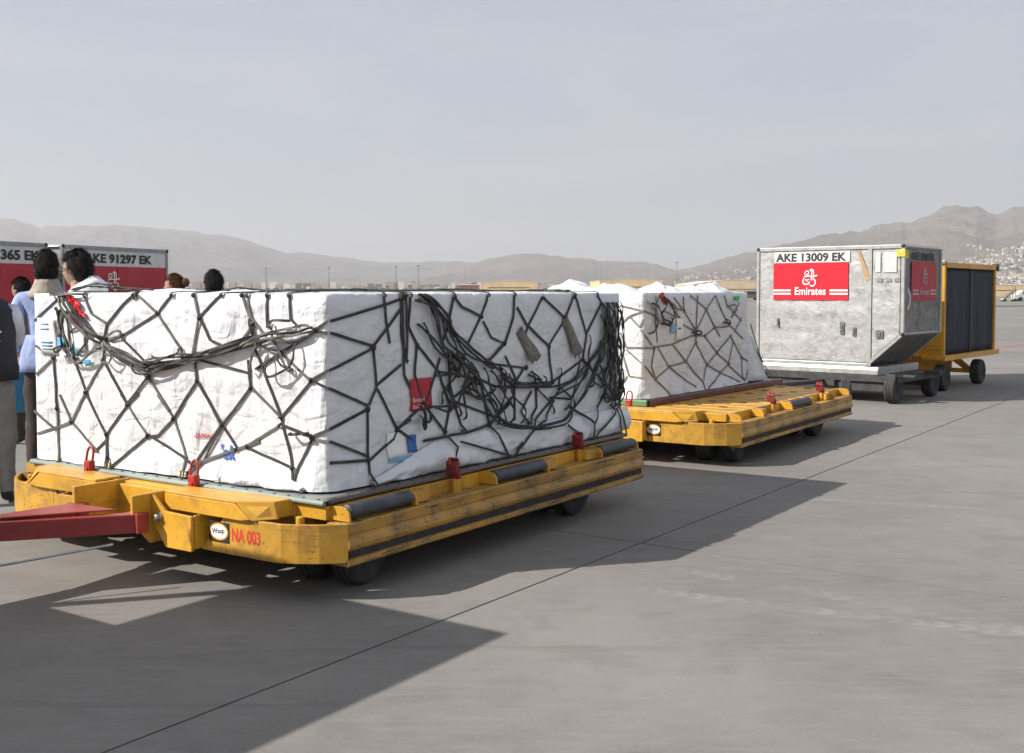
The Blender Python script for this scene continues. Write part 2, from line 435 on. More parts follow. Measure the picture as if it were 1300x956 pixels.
# ------------------------------------------------------------ mountains
F_PX = 1400.0
def rock_mat(name, a, b, cc):
    t = NT(name); t.set(Roughness=0.95); c = t.coord(world=True)
    n1 = t.noise(c, 0.0016, 8, 0.6); n2 = t.noise(c, 0.012, 8, 0.65)
    col = t.mix(t.ramp(n1, 0.35, 0.65), a, b); col = t.mix(t.ramp(n2, 0.45, 0.7, 0, 0.7), col, cc)
    t.color(col); t.bump(n2, 1.0, 45.0); return t.mat
ROCK = rock_mat('brown_rock', (0.145, 0.118, 0.1), (0.21, 0.175, 0.15), (0.085, 0.072, 0.064))
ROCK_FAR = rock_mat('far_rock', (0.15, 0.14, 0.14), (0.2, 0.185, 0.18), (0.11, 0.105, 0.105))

class Range:
    """a ridge given by the height of its crest (as a slope) against bearing"""
    def __init__(s, name, prof, d0, dc, mat, rough, seed, nx=260, nt=34):
        s.px = [p[0] for p in prof]; s.py = [p[1] for p in prof]; s.d0 = d0; s.dc = dc; s.rough = rough; s.seed = seed
        m = MB(); vs = []; fs = []
        xs = np.linspace(s.px[0], s.px[-1], nx); ts = list(np.linspace(0, 1, nt)) + [1.12, 1.3, 1.6]
        for x in xs:
            for tt in ts: vs.append(s.point(x, tt))
        k = len(ts)
        for i in range(nx - 1):
            for j in range(k - 1): fs.append((i * k + j, (i + 1) * k + j, (i + 1) * k + j + 1, i * k + j + 1))
        m.add(vs, fs); o = m.build(name, mat, smooth=True); tag(o, kind='structure')
    def point(s, x, tt):
        b = (x - 650) / F_PX; d = s.d0 + (s.dc - s.d0) * tt
        crest = np.interp(x, s.px, s.py)
        hc = (370 - crest) / F_PX * s.dc
        p = Vector((b * d * 0.0016 + s.seed, d * 0.0016, s.seed * 0.7))
        rid = 1 - abs(noise.noise(p * 1.3)) * 2; rid2 = 1 - abs(noise.noise(p * 3.1 + Vector((5, 2, 1)))) * 2
        rid3 = noise.noise(p * 9.0)
        q = min(tt, 1.0)
        prof = q ** 1.45 * (1 + 0.55 * (1 - q) * rid * 1.3 + 0.3 * (1 - q) * rid2)
        if tt > 1: prof = max(0.0, 1 - (tt - 1) * 1.6)
        h = hc * prof + hc * s.rough * (rid2 * 0.5 + rid3) * q * 0.35
        jag = noise.noise(Vector((x * 0.07, s.seed, 0))) * 2.2 + noise.noise(Vector((x * 0.22, s.seed, 3))) * 1.1
        h += jag * s.dc / F_PX * q * min(1, s.rough * 4)
        return Vector((b * d, d, max(-0.4, h)))

Range('mountain_range', [(-330, 292), (-120, 285), (0, 278), (20, 281), (50, 290), (100, 288), (150, 287), (210, 292), (260, 298), (300, 302), (330, 312), (360, 320), (400, 323), (440, 328), (480, 333), (520, 333), (560, 332), (620, 335), (700, 340), (820, 348)], 2800, 6000, ROCK_FAR, 0.12, 2.3)
Range('mountain_range', [(540, 345), (590, 336), (630, 328), (660, 323), (690, 322), (720, 327), (760, 331), (800, 332), (830, 336), (850, 341), (880, 346), (950, 352)], 2500, 4900, ROCK, 0.16, 7.1)
right_range = Range('mountain_range', [(820, 352), (860, 344), (900, 334), (930, 327), (960, 320), (1000, 312), (1040, 302), (1100, 295), (1155, 283), (1190, 270), (1215, 267), (1240, 270), (1262, 277), (1280, 270), (1300, 265), (1360, 258), (1450, 262), (1600, 280)], 1700, 4000, ROCK, 0.22, 4.4, nx=330, nt=46)

# ------------------------------------------------------------ town on the slopes, too far to count
HOUSE_A = plain('town_pale', (0.62, 0.58, 0.53), 0.8, 0, 0.2, 0.02)
HOUSE_B = plain('town_tan', (0.36, 0.29, 0.23), 0.8, 0, 0.2, 0.02)
HOUSE_C = plain('town_dark', (0.09, 0.085, 0.075), 0.9, 0, 0.2, 0.02)
m = MB(); rnd = random.Random(3)
def house(p, w, h, mt):
    m.box((p.x - w, p.y - w, p.z - 6), (p.x + w, p.y + w, p.z + h), mt)
for k in range(1500):
    x = rnd.uniform(1225, 1420); tt = rnd.betavariate(1.2, 2.2) * 0.42
    house(right_range.point(x, tt), rnd.uniform(1.2, 3.4), rnd.uniform(2, 4.5), rnd.choice((0, 0, 0, 1, 1, 2)))
for k in range(420):
    x = rnd.uniform(850, 1225); tt = rnd.betavariate(1.2, 3) * 0.4
    house(right_range.point(x, tt), rnd.uniform(1.5, 4), rnd.uniform(2, 4.5), rnd.choice((0, 0, 1, 1, 2)))
for k in range(380):
    x = rnd.uniform(855, 970); tt = rnd.betavariate(1.3, 2) * 0.5
    house(right_range.point(x, tt), rnd.uniform(1.2, 3.2), rnd.uniform(2, 4.5), rnd.choice((0, 0, 0, 1, 2)))
for k in range(900):
    x = rnd.uniform(-60, 900); d = rnd.uniform(1500, 2400); b = (x - 650) / F_PX
    house(Vector((b * d, d, 0)), rnd.uniform(2, 6), rnd.uniform(5, 16), rnd.choice((0, 0, 1, 1, 2)))
tag(m.build('hillside_town', [HOUSE_A, HOUSE_B, HOUSE_C]), 'distant pale town scattered over the lower slopes', 'town', kind='stuff')
# dark tree belt in front of the town
TREE = plain('tree_belt_green', (0.05, 0.055, 0.04), 0.95, 0, 0.4, 0.05)
m = MB()
for k in range(900):
    x = rnd.uniform(-80, 1420); d = rnd.uniform(1250, 1480); b = (x - 650) / F_PX; hh = rnd.uniform(2.2, 6)
    m.ball((b * d, d, hh * 0.45), (rnd.uniform(2, 6), rnd.uniform(2, 5), hh * 0.6), 6, 4)
tag(m.build('tree_belt', TREE, smooth=True), 'distant dark belt of trees at the airfield edge', 'trees', kind='stuff')

# ------------------------------------------------------------ hangars and far airfield things
TANWALL = plain('tan_cladding', (0.7, 0.52, 0.29), 0.7, 0, 0.08, 0.3)
TANWALL2 = plain('sand_cladding', (0.66, 0.53, 0.35), 0.7, 0, 0.08, 0.3)
ROOFM = plain('pale_roof', (0.7, 0.64, 0.54), 0.7, 0, 0.08, 0.3)
DOORM = plain('hangar_dark_brown', (0.12, 0.1, 0.085), 0.8)  # plain dark brown for door tracks and windows
REDBRICK = plain('red_brown_wall', (0.28, 0.13, 0.1), 0.8)
def hangar(name, label, xa, xb, d, ytop, arch, wall, depth=40, rz=0.0):
    ba = (xa - 650) / F_PX * d; bb = (xb - 650) / F_PX * d; w = bb - ba
    H = 1.5 + (370 - ytop) / F_PX * d; eave = H * (0.92 if not arch else 0.7)
    root = thing(name, label, 'building', (ba, d, 0), rz, 'hangars across the airfield')
    mm = MB(); prof = [(0, 0, 0), (w, 0, 0), (w, 0, eave)]
    n = 10
    top = [(w * (1 - k / n), 0, eave + (H - eave) * (math.sin(math.pi * k / n) if arch else 1 - abs(1 - 2 * k / n))) for k in range(1, n)]
    mm.extrude(prof + top + [(0, 0, eave)], (0, depth, 0)); mm.build('wall', wall, root)
    mm = MB(); up = [(w + 0.2, -0.08, eave)] + [(x, -0.08, z + 0.05) for x, y, z in top] + [(-0.2, -0.08, eave)]
    dn = [(x, y, z - 0.2) for x, y, z in reversed(up)]
    mm.extrude(up + dn, (0, depth + 0.8, 0)); mm.build('roof', ROOFM, root)
    mm = MB(); mm.box((w * 0.12, -0.12, eave * 0.50), (w * 0.86, -0.02, eave * 0.58)); mm.build('door_track', DOORM, root)
    k = 6
    for i in range(k):
        mm = MB(); q = w * 0.74 / k; mm.box((w * 0.12 + i * q + 0.1, -0.10 - 0.05 * (i % 2), 0), (w * 0.12 + (i + 1) * q - 0.1, -0.03, eave * 0.5)); mm.build('door_panel', wall, root)
    return root
hangar('hangar', 'tan flat-topped hangar behind the middle of the nearest wrapped load', 612, 682, 520, 356.5, False, TANWALL, 60)
hangar('hangar', 'tan long hangar seen over the gap between the two wrapped loads', 761, 841, 480, 354.5, False, TANWALL, 60)
hangar('hangar', 'sand arched-roof hangar just left of the open silver container', 880, 985, 430, 355, True, TANWALL2, 50)
hangar('hangar', 'low sand hangar at the right edge beyond the baggage cart', 1240, 1390, 330, 361, False, TANWALL, 30)
r = thing('terminal_block', 'red-brown low block beside the leftmost tan hangar', 'building', ((583 - 650) / F_PX * 540, 540, 0))
MB().box((0, 0, 0), (9.5, 14, 4.6)).build('wall', REDBRICK, r); MB().box((-0.3, -0.3, 4.6), (9.8, 14.3, 5.0)).build('roof', ROOFM, r)
for i in range(4): MB().box((1 + i * 2.1, -0.06, 2.6), (2.2 + i * 2.1, -0.002, 3.7)).build('window', DOORM, r)

MAST = plain('mast_grey', (0.2, 0.2, 0.2), 0.6, 0.3)
def mast(px, ytop, d, label):
    H = 1.5 + (370 - ytop) / F_PX * d
    r = thing('light_mast', label, 'light mast', ((px - 650) / F_PX * d, d, 0), 0, 'floodlight masts across the airfield')
    MB().tube([(0, 0, 0), (0, 0, H)], [0.2, 0.11], 8).build('pole', MAST, r)
    MB().box((-0.6, -0.25, H), (0.6, 0.25, H + 0.35)).build('lamp_head', MAST, r)
for px, yt, lb in ((338, 341, 'leftmost thin floodlight mast on the horizon right of the dark-haired head'), (418, 340, 'thin floodlight mast above the near corner of the first load'),
                   (503, 339, 'left one of the close pair of floodlight masts'), (531, 338, 'right one of the close pair of floodlight masts'), (859, 334, 'tall floodlight mast between the two right-hand hangars')):
    mast(px, yt, 480, lb)

# small ground equipment far right and by the arched hangar
EQ = plain('equipment_grey', (0.12, 0.12, 0.11), 0.7); EQW = plain('equipment_white', (0.55, 0.55, 0.52), 0.6)
r = thing('boarding_stairs', 'tiny mobile boarding stairs in front of the low sand hangar', 'stairs', ((1275 - 650) / F_PX * 165, 165, 0)); r.scale = (0.7, 0.7, 0.72)
mm = MB(); mm.extrude([(0, 0, 0.6), (2.2, 0, 2.5), (2.2, 0, 2.25), (0.35, 0, 0.6)], (0, 1.2, 0)); mm.build('stair_flight', EQ, r)
mm = MB(); mm.box((-0.3, 0, 0.35), (2.6, 1.3, 0.6)); mm.build('chassis', EQW, r)
mm = MB(); mm.box((2.2, 0, 0.5), (2.32, 0.12, 3.1)); mm.build('post', EQ, r)
mm = MB(); mm.box((2.2, 1.1, 0.5), (2.32, 1.22, 3.1)); mm.build('post', EQ, r)
for x in (0.1, 2.2): mm = MB(); mm.lathe((x, -0.05, 0.3), (0, 1, 0), [(0, 0.3), (1.4, 0.3)], 12); mm.build('wheel', RUBBER, r)
def small_vehicle(px, d, label, colm, L=3.6, H=1.5):
    r = thing('parked_van', label, 'van', ((px - 650) / F_PX * d, d, 0), 0)
    mm = MB(); mm.extrude([(0, 0, 0.35), (L, 0, 0.35), (L, 0, H), (L * 0.28, 0, H), (L * 0.1, 0, H * 0.62), (0, 0, H * 0.58)], (0, 1.7, 0)); mm.build('body', colm, r, bevel=0.06)
    mm = MB(); mm.box((L * 0.3, -0.015, H * 0.62), (L * 0.9, -0.003, H * 0.88)); mm.build('window', GLASS, r)
    for x in (L * 0.2, L * 0.8): mm = MB(); mm.lathe((x, -0.03, 0.33), (0, 1, 0), [(0, 0.33), (1.76, 0.33)], 14); mm.build('wheel', RUBBER, r)
small_vehicle(941, 190, 'tiny dark van parked on the apron just left of the open silver container', EQ, 3.4, 1.6)
small_vehicle(1289, 170, 'tiny white van parked right of the boarding stairs', EQW, 3.8, 1.7)

# ------------------------------------------------------------ haze
hz = NT('haze_air'); hz.n.remove(hz.bsdf); hz.n.remove(hz.tc)
pv = hz.n.new('ShaderNodeVolumePrincipled'); pv.inputs['Density'].default_value = 0.00019
pv.inputs['Color'].default_value = (0.73, 0.735, 0.75, 1); pv.inputs['Anisotropy'].default_value = 0.2
hz.l.new(pv.outputs[0], hz.n['Material Output'].inputs['Volume'])
try: hz.mat.cycles.homogeneous_volume = True
except Exception: pass
m = MB(); m.box((-9500, -9500, -2.0), (9500, 11000, 560)); tag(m.build('haze', hz.mat), 'thin pale haze over the whole airfield', 'haze', kind='stuff')
# ------------------------------------------------------------ pallet dollies
W = 2.44
RED_DULL = worn_paint('dark_red_lock_paint', (0.2, 0.014, 0.014), wear=0.5)
def mir(poly): return [(u, W - v, z) for u, v, z in poly]

def tyre_part(name, c, axis, rad, wid, parent, rim_mat=None, n=28):
    """tyre with shoulders and tread grooves, rim as a sub-part"""
    h = wid / 2; m = MB()
    m.lathe(c, axis, [(-h * 0.82, rad * 0.56), (-h * 0.95, rad * 0.70), (-h, rad * 0.84), (-h * 0.86, rad * 0.95), (-h * 0.6, rad), (-h * 0.32, rad), (-h * 0.3, rad * 0.965), (-h * 0.2, rad * 0.965),
                      (-h * 0.18, rad), (h * 0.18, rad), (h * 0.2, rad * 0.965), (h * 0.3, rad * 0.965), (h * 0.32, rad), (h * 0.6, rad), (h * 0.86, rad * 0.95), (h, rad * 0.84), (h * 0.95, rad * 0.70), (h * 0.82, rad * 0.56)], n)
    t = smooth_angle(m.build(name, TYRE_SIDE, parent), 35)
    m = MB(); m.lathe(c, axis, [(-h * 0.78, rad * 0.57), (-h * 0.6, rad * 0.5), (-h * 0.4, rad * 0.22), (-h * 0.9, rad * 0.18), (h * 0.9, rad * 0.18), (h * 0.4, rad * 0.22), (h * 0.6, rad * 0.5), (h * 0.78, rad * 0.57)], 20)
    smooth_angle(m.build('rim', rim_mat or DARKSTEEL, t), 35); return t

def pallet_lock(root, p, facing, up=True, dull=False):
    """red pallet stop: bracket, body and loop handle. facing: unit (u,v) pointing out of the deck"""
    f = Vector((facing[0], facing[1], 0)); s = Vector((-f.y, f.x, 0)); p = Vector(p)
    def bx(mm, a, b, c0, c1, z0, z1):
        pts = [p + f * a + s * c0, p + f * b + s * c0, p + f * b + s * c1, p + f * a + s * c1]
        mm.extrude([(q.x, q.y, z0) for q in pts], (0, 0, z1 - z0))
    m = MB(); bx(m, 0.0, 0.02, -0.03, 0.03, 0.355, 0.452); m.lathe((p + f * 0.018 + Vector((0, 0, 0.42))), f, [(0, 0.011), (0.008, 0.011)], 10)
    m.build('lock_bracket', YEL, root, bevel=0.003)
    m = MB(); hw = 0.026 if up else 0.02; bx(m, -0.012, 0.028, -hw, hw, 0.448, 0.525 if up else 0.505); bx(m, 0.028, 0.036, -0.015, 0.015, 0.45, 0.49)
    if not up: bx(m, -0.045, 0.03, -0.030, -0.016, 0.47, 0.548); bx(m, -0.05, 0.01, 0.010, 0.026, 0.48, 0.562); bx(m, -0.055, -0.03, -0.016, 0.01, 0.50, 0.54); m.lathe(p + f * -0.02 - s * 0.04 + Vector((0, 0, 0.535)), s, [(0, 0.011), (0.08, 0.011)], 8)
    body = m.build('pallet_lock', RED_LOCK if up else RED_DULL, root, bevel=0.004)
    loop = []; b0 = 0.524
    tilt = 0.25 if up else 1.0
    for k in range(13):
        a = math.pi * k / 12
        hgt = (0.03 + 0.036 * math.sin(a)) if 0 < k < 12 else 0.0
        q = p + f * (0.008 - hgt * math.sin(tilt) * 0.8) + s * (0.029 * math.cos(a)); loop.append((q.x, q.y, b0 + hgt * math.cos(tilt) * (1.25 if up else 1)))
    m = MB(); m.tube(loop, 0.0075, 8); smooth_angle(m.build('handle', RED_LOCK, body), 50)

def make_dolly(label, u0, rollers, number, towbar):
    org = ORIGIN + U * u0
    root = thing('pallet_dolly', label, 'cargo dolly', org, FRAME_ROT, 'yellow pallet dollies in the train')
    # frame under the deck
    m = MB(); m.box((0.12, 0.18, 0.26), (3.0, 0.30, 0.37)); m.box((0.12, W - 0.30, 0.26), (3.0, W - 0.18, 0.37))
    for u in (0.12, 0.75, 1.5, 2.25, 2.9): m.box((u, 0.30, 0.27), (u + 0.1, W - 0.30, 0.36))
    m.box((0.2, W / 2 - 0.08, 0.24), (2.95, W / 2 + 0.08, 0.34)); m.build('chassis', YEL, root, bevel=0.004)
    # deck planks of folded sheet with gaps between
    n = 13; pitch = 3.0 / n
    for k in range(n):
        m = MB(); ua = 0.06 + k * pitch; ub = ua + pitch - 0.055
        m.box((ua, 0.03, 0.425), (ub, W - 0.03, 0.442))
        m.box((ua, 0.03, 0.385), (ua + 0.012, W - 0.03, 0.425)); m.box((ub - 0.012, 0.03, 0.385), (ub, W - 0.03, 0.425))
        m.build('deck_plank', YEL, root, bevel=0.003)
    # ball transfer strips: dark round wells let into every other plank
    for k in range(0, n, 2):
        m = MB(); uc = 0.06 + k * pitch + (pitch - 0.055) / 2
        for v in np.arange(0.28, W - 0.2, 0.31): m.lathe((uc, float(v), 0.4415), (0, 0, 1), [(0, 0.045), (0.003, 0.043)], 12)
        tag(m.build('ball_wells', DARKSTEEL, root), kind='stuff')
    m = MB(); m.box((0.10, 0.02, 0.366), (3.0, W - 0.02, 0.38)); m.build('belly_sheet', DARKSTEEL, root)
    # front and rear deck edges with ribs
    for (ua, ub, sgn) in ((0.02, 0.05, -1), (3.06, 3.09, 1)):
        m = MB(); m.box((ua, 0.0, 0.38), (ub, W, 0.448))
        for v in np.arange(0.2, W, 0.29):
            q = ua - 0.012 if sgn < 0 else ub
            m.box((q, float(v), 0.372), (q + 0.012, float(v) + 0.012, 0.446))
        m.build('deck_edge', YEL, root, bevel=0.003)
    for side in (0, 1):
        f = (lambda P: P) if side == 0 else mir
        # side bumper: ledge, scraped plate with a rolled bead, rubber insert and bottom lip
        prof = [(-0.005, 0.372), (-0.138, 0.38), (-0.146, 0.374), (-0.143, 0.325), (-0.137, 0.318), (-0.140, 0.306), (-0.152, 0.292), (-0.156, 0.272), (-0.150, 0.252), (-0.138, 0.244), (-0.136, 0.206), (-0.148, 0.200), (-0.150, 0.176), (-0.142, 0.168), (-0.03, 0.168), (-0.03, 0.2), (-0.11, 0.21), (-0.11, 0.345), (-0.005, 0.345)]
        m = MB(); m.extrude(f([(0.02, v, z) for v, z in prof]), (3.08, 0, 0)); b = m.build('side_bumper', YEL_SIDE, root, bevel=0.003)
        m = MB(); m.extrude(f([(0.03, v, z) for v, z in ((-0.1365, 0.243), (-0.1455, 0.238), (-0.1465, 0.213), (-0.1365, 0.207))]), (3.05, 0, 0)); m.build('rubber_strip', RUBBER, b, bevel=0.002)
        m = MB(); m.extrude(f([(0.05, -0.004, z) for z in (0.37, 0.446)] + [(0.05, 0.02, z) for z in (0.446, 0.37)]), (3.0, 0, 0)); m.build('deck_rail', YEL, root, bevel=0.003)
        m = MB(); m.box((3.06, 0.1, 0.19), (3.09, W - 0.1, 0.33))
        if side == 0: m.build('rear_beam', YEL, root, bevel=0.003)
        # roller brackets along the edge
        for (ra, rb) in ((0.07, 0.56), (1.32, 1.86), (2.56, 3.05)):
            for q, dq in ((ra - 0.02, 0.014), (rb + 0.006, 0.014)):
                m = MB(); m.extrude(f([(q, -0.004, 0.381), (q, -0.128, 0.381), (q, -0.122, 0.425), (q, -0.10, 0.447), (q, -0.06, 0.452), (q, -0.004, 0.446)]), (dq, 0, 0)); m.build('roller_bracket', YEL, root, bevel=0.002)
            m = MB(); m.box((rb + 0.02, -0.09, 0.381), (rb + 0.16, -0.006, 0.44)) if rb < 3 else m.box((ra - 0.16, -0.09, 0.381), (ra - 0.022, -0.006, 0.44))
            if side: m.v = mir(m.v); m.f = [tuple(reversed(q)) for q in m.f]
            m.build('edge_block', YEL, root, bevel=0.003)
        for k in rollers:
            ra, rb = ((0.07, 0.56), (1.32, 1.86), (2.56, 3.05))[k]
            vv = -0.082 if side == 0 else W + 0.082
            m = MB(); m.lathe((ra + 0.002, vv, 0.422), (1, 0, 0), [(0, 0.026), (0.006, 0.037), (rb - ra - 0.01, 0.037), (rb - ra - 0.004, 0.026)], 22); smooth_angle(m.build('roller', ROLLER, root), 40)
        # front wing: wrapped bumper plate, flange, floor and post
        plan = [(0.02, -0.146), (-0.075, -0.045), (-0.13, 0.04), (-0.165, 0.12), (-0.175, 0.24), (-0.175, 0.50)]
        m = MB(); P = [Vector((u, v, 0)) for u, v in plan]
        inn = [(0.02, -0.118), (-0.06, -0.03), (-0.112, 0.05), (-0.145, 0.125), (-0.153, 0.245), (-0.153, 0.50)]
        poly = [(u, v, 0.19) for u, v in plan] + [(u, v, 0.19) for u, v in reversed(inn)]
        m.extrude(f(poly), (0, 0, 0.19)); m.extrude(f([(-0.175, 0.50, 0.19), (-0.175, 0.68, 0.19), (-0.175, 0.502, 0.38)]), (0.022, 0, 0))
        wing = m.build('front_bumper', YEL_BUMP, root, bevel=0.003)
        m = MB(); m.extrude(f([(0.018, -0.11, 0.2)] + [(u, v, 0.2) for u, v in inn[1:]] + [(0.018, 0.5, 0.2)]), (0, 0, 0.01)); m.build('wing_floor', YEL, root)
        m = MB(); cc = (-0.055, 0.10) if side == 0 else (-0.055, W - 0.10)
        m.lathe((cc[0], cc[1], 0.21), (0, 0, 1), [(0, 0.034), (0.15, 0.034), (0.152, 0.022), (0.188, 0.022), (0.192, 0.018)], 14); smooth_angle(m.build('buffer_post', YEL, root), 40)
        # upper cross beam with its sloping end
        m = MB(); m.extrude(f([(-0.20, 0.93, 0.375), (-0.20, 0.93, 0.456), (-0.20, 0.40, 0.456), (-0.20, 0.30, 0.386), (-0.20, 0.36, 0.375)]), (0.045, 0, 0))
        m.extrude(f([(-0.20, 0.93, 0.4565), (-0.04, 0.93, 0.4565), (0.018, 0.22, 0.4565), (-0.10, 0.24, 0.4565), (-0.20, 0.40, 0.4565)]), (0, 0, 0.012))
        m.extrude(f([(-0.203, 0.40, 0.468), (-0.203, 0.285, 0.383), (-0.10, 0.205, 0.383), (-0.10, 0.235, 0.468)]), (0.012, 0.0, 0.0))
        m.extrude(f([(-0.10, 0.23, 0.383), (0.018, 0.21, 0.383), (0.018, 0.21, 0.468), (-0.10, 0.23, 0.468)]), (0, 0.012 if side == 0 else -0.012, 0))
        m.build('front_beam', YEL, root, bevel=0.004)
        # hinge plates
        m = MB(); m.extrude(f([(-0.255, 0.965, 0.455), (-0.255, 0.965, 0.325), (-0.255, 0.86, 0.19), (-0.255, 0.66, 0.19), (-0.255, 0.66, 0.37), (-0.255, 0.86, 0.375)]), (0.02, 0, 0))
        m.extrude(f([(-0.37, 0.966, 0.46), (-0.37, 0.966, 0.33), (-0.26, 0.966, 0.20), (-0.02, 0.966, 0.20), (-0.02, 0.966, 0.46)]), (0, 0.022 if side == 0 else -0.022, 0))
        m.extrude(f([(-0.23, 0.66, 0.20), (-0.05, 0.66, 0.20), (-0.05, 0.66, 0.372), (-0.23, 0.66, 0.372)]), (0, 0.015 if side == 0 else -0.015, 0))
        hp = m.build('hinge_plate', YEL, root, bevel=0.004)
        m = MB(); v0 = 0.90 if side == 0 else W - 0.90
        m.lathe((-0.255, v0, 0.345), (-1, 0, 0), [(0, 0.024), (0.012, 0.024), (0.014, 0.016), (0.03, 0.016), (0.034, 0.01)], 12); m.build('bolt', STEEL, hp)
    m = MB(); m.box((-0.10, 0.98, 0.21), (-0.06, W - 0.98, 0.44)); m.box((-0.06, 0.95, 0.43), (0.02, W - 0.95, 0.45)); m.build('hinge_beam', YEL, root, bevel=0.004)
    # pallet locks: two on the front, two on each long side
    for v in (0.917, 1.82): pallet_lock(root, (-0.012, v, 0), (-1, 0))
    for u in (1.03, 2.41): pallet_lock(root, (u, -0.03, 0), (0, -1), up=False)
    for u in (1.03, 2.41): pallet_lock(root, (u, W + 0.03, 0), (0, 1), up=False)
    # wheels in pairs
    for (u, vs, st) in ((0.30, (0.055, 0.29, W - 0.29, W - 0.055), 9), (2.42, (0.06, 0.28, W - 0.28, W - 0.06), 0)):
        for v in vs:
            vc = 0.17 if v < 1 else W - 0.17
            off = v - vc; ax = (math.sin(R(st)) * -1, math.cos(R(st)), 0)
            tyre_part('wheel', (u + ax[0] * off, vc + ax[1] * off, 0.187), ax, 0.187, 0.14, root)
        m = MB(); m.box((u - 0.06, 0.12, 0.15), (u + 0.06, W - 0.12, 0.24)); m.build('axle', DARKSTEEL, root, bevel=0.004)
    # stencilled number and maker's plate on the front bumper
    if number:
        text_mesh('stencil_number', 'NA 003', 0.092, STENCIL, root, (-0.1757, 0.455, 0.262), (0, -1, 0), (0, 0, 1), sx=0.70, bold=0.0025, depth=0.0003)
    m = MB(); va, vb = (0.615, 0.47) if number else (0.66, 0.52)
    m.box((-0.1785, vb, 0.243), (-0.1755, va, 0.345)); pl = m.build('maker_plate', BLACK, root, bevel=0.001)
    m = MB(); m.v = []
    cy = (va + vb) / 2
    for (ry, rz, d, mt) in ((0.067, 0.044, 0.0792, 0), (0.059, 0.036, 0.0796, 1)):
        ring = [(-0.1 - d, cy + ry * math.cos(2 * math.pi * k / 28), 0.297 + rz * math.sin(2 * math.pi * k / 28)) for k in range(28)]
        m.extrude(ring, (0.0006, 0, 0), mt)
    m.build('plate_oval', [YEL_CART, WHITE_PRINT], pl)
    text_mesh('plate_lettering', 'Wasp', 0.036, BLACK, pl, (-0.1800, cy + 0.05, 0.283), (0, -1, 0.12), (0, 0.12, 1), sx=1.1, bold=0.0004, shear=0.1)
    if towbar:
        ap = Vector((-0.88, 1.37, 0.325)); legs = [Vector((-0.345, 0.985, 0.318)), Vector((-0.36, 1.462, 0.318))]
        bar = MB()
        for lg in legs:
            d = (ap - lg).normalized(); s = Vector((-d.y, d.x, 0)) * 0.035
            bar.extrude([lg - s + Vector((0, 0, -0.048)), lg + s + Vector((0, 0, -0.048)), lg + s + Vector((0, 0, 0.048)), lg - s + Vector((0, 0, 0.048))], ap - lg + d * 0.05)
            bar.box((lg.x - 0.02, lg.y - 0.05, 0.268), (lg.x + 0.05, lg.y + 0.05, 0.37))
        end = Vector((-2.02, 1.47, 0.34)); d = (end - ap).normalized(); s = Vector((-d.y, d.x, 0)) * 0.05
        bar.extrude([ap - s + Vector((0, 0, -0.04)), ap + s + Vector((0, 0, -0.04)), ap + s + Vector((0, 0, 0.04)), ap - s + Vector((0, 0, 0.04))], end - ap)
        bar.extrude([(-0.40, 1.06, 0.381), (-0.86, 1.34, 0.385), (-0.90, 1.42, 0.385), (-0.42, 1.40, 0.381)], (0, 0, 0.008))
        tb = bar.build('tow_bar', RED_BAR, root, bevel=0.005)
        m = MB(); m.tube([end, end + d * 0.12], 0.03, 10); m.tube([(end.x + d.x * 0.18 + 0.06 * math.cos(q * 0.5236), end.y + d.y * 0.18 + 0.06 * math.sin(q * 0.5236), end.z) for q in range(12)], 0.015, 8, closed=True); smooth_angle(m.build('tow_eye', DARKSTEEL, tb), 50)
        m = MB(); m.tube([(-0.50, 0.95, 0.24), (-0.9, 1.16, 0.2), (-1.4, 1.3, 0.19), (-2.0, 1.45, 0.24)], 0.007, 6); m.build('brake_rod', STEEL, tb)
    return root

dolly1 = make_dolly('yellow pallet dolly nearest the camera, red towbar and stencilled number on its front', 0.0, (0, 1, 2), True, True)
dolly2 = make_dolly('second yellow pallet dolly, half empty, its deck planks showing beside the smaller load', 4.91, (1,), False, False)
# its own grey drawbar reaching forward to the first dolly, and the worn tyre hung as a rear buffer
m = MB(); m.tube([(-0.36, 0.99, 0.32), (-0.9, 1.2, 0.3), (-1.72, 1.22, 0.3)], 0.035, 8); m.tube([(-0.36, 1.45, 0.32), (-0.9, 1.24, 0.3)], 0.035, 8)
m.build('tow_bar', RED_BAR, dolly2)
t = tyre_part('buffer_tyre', (3.27, -0.02, 0.335), (-0.25, 1, 0), 0.19, 0.12, dolly2)
m = MB(); m.box((3.08, -0.02, 0.31), (3.2, 0.12, 0.36)); m.build('buffer_bracket', DARKSTEEL, dolly2)

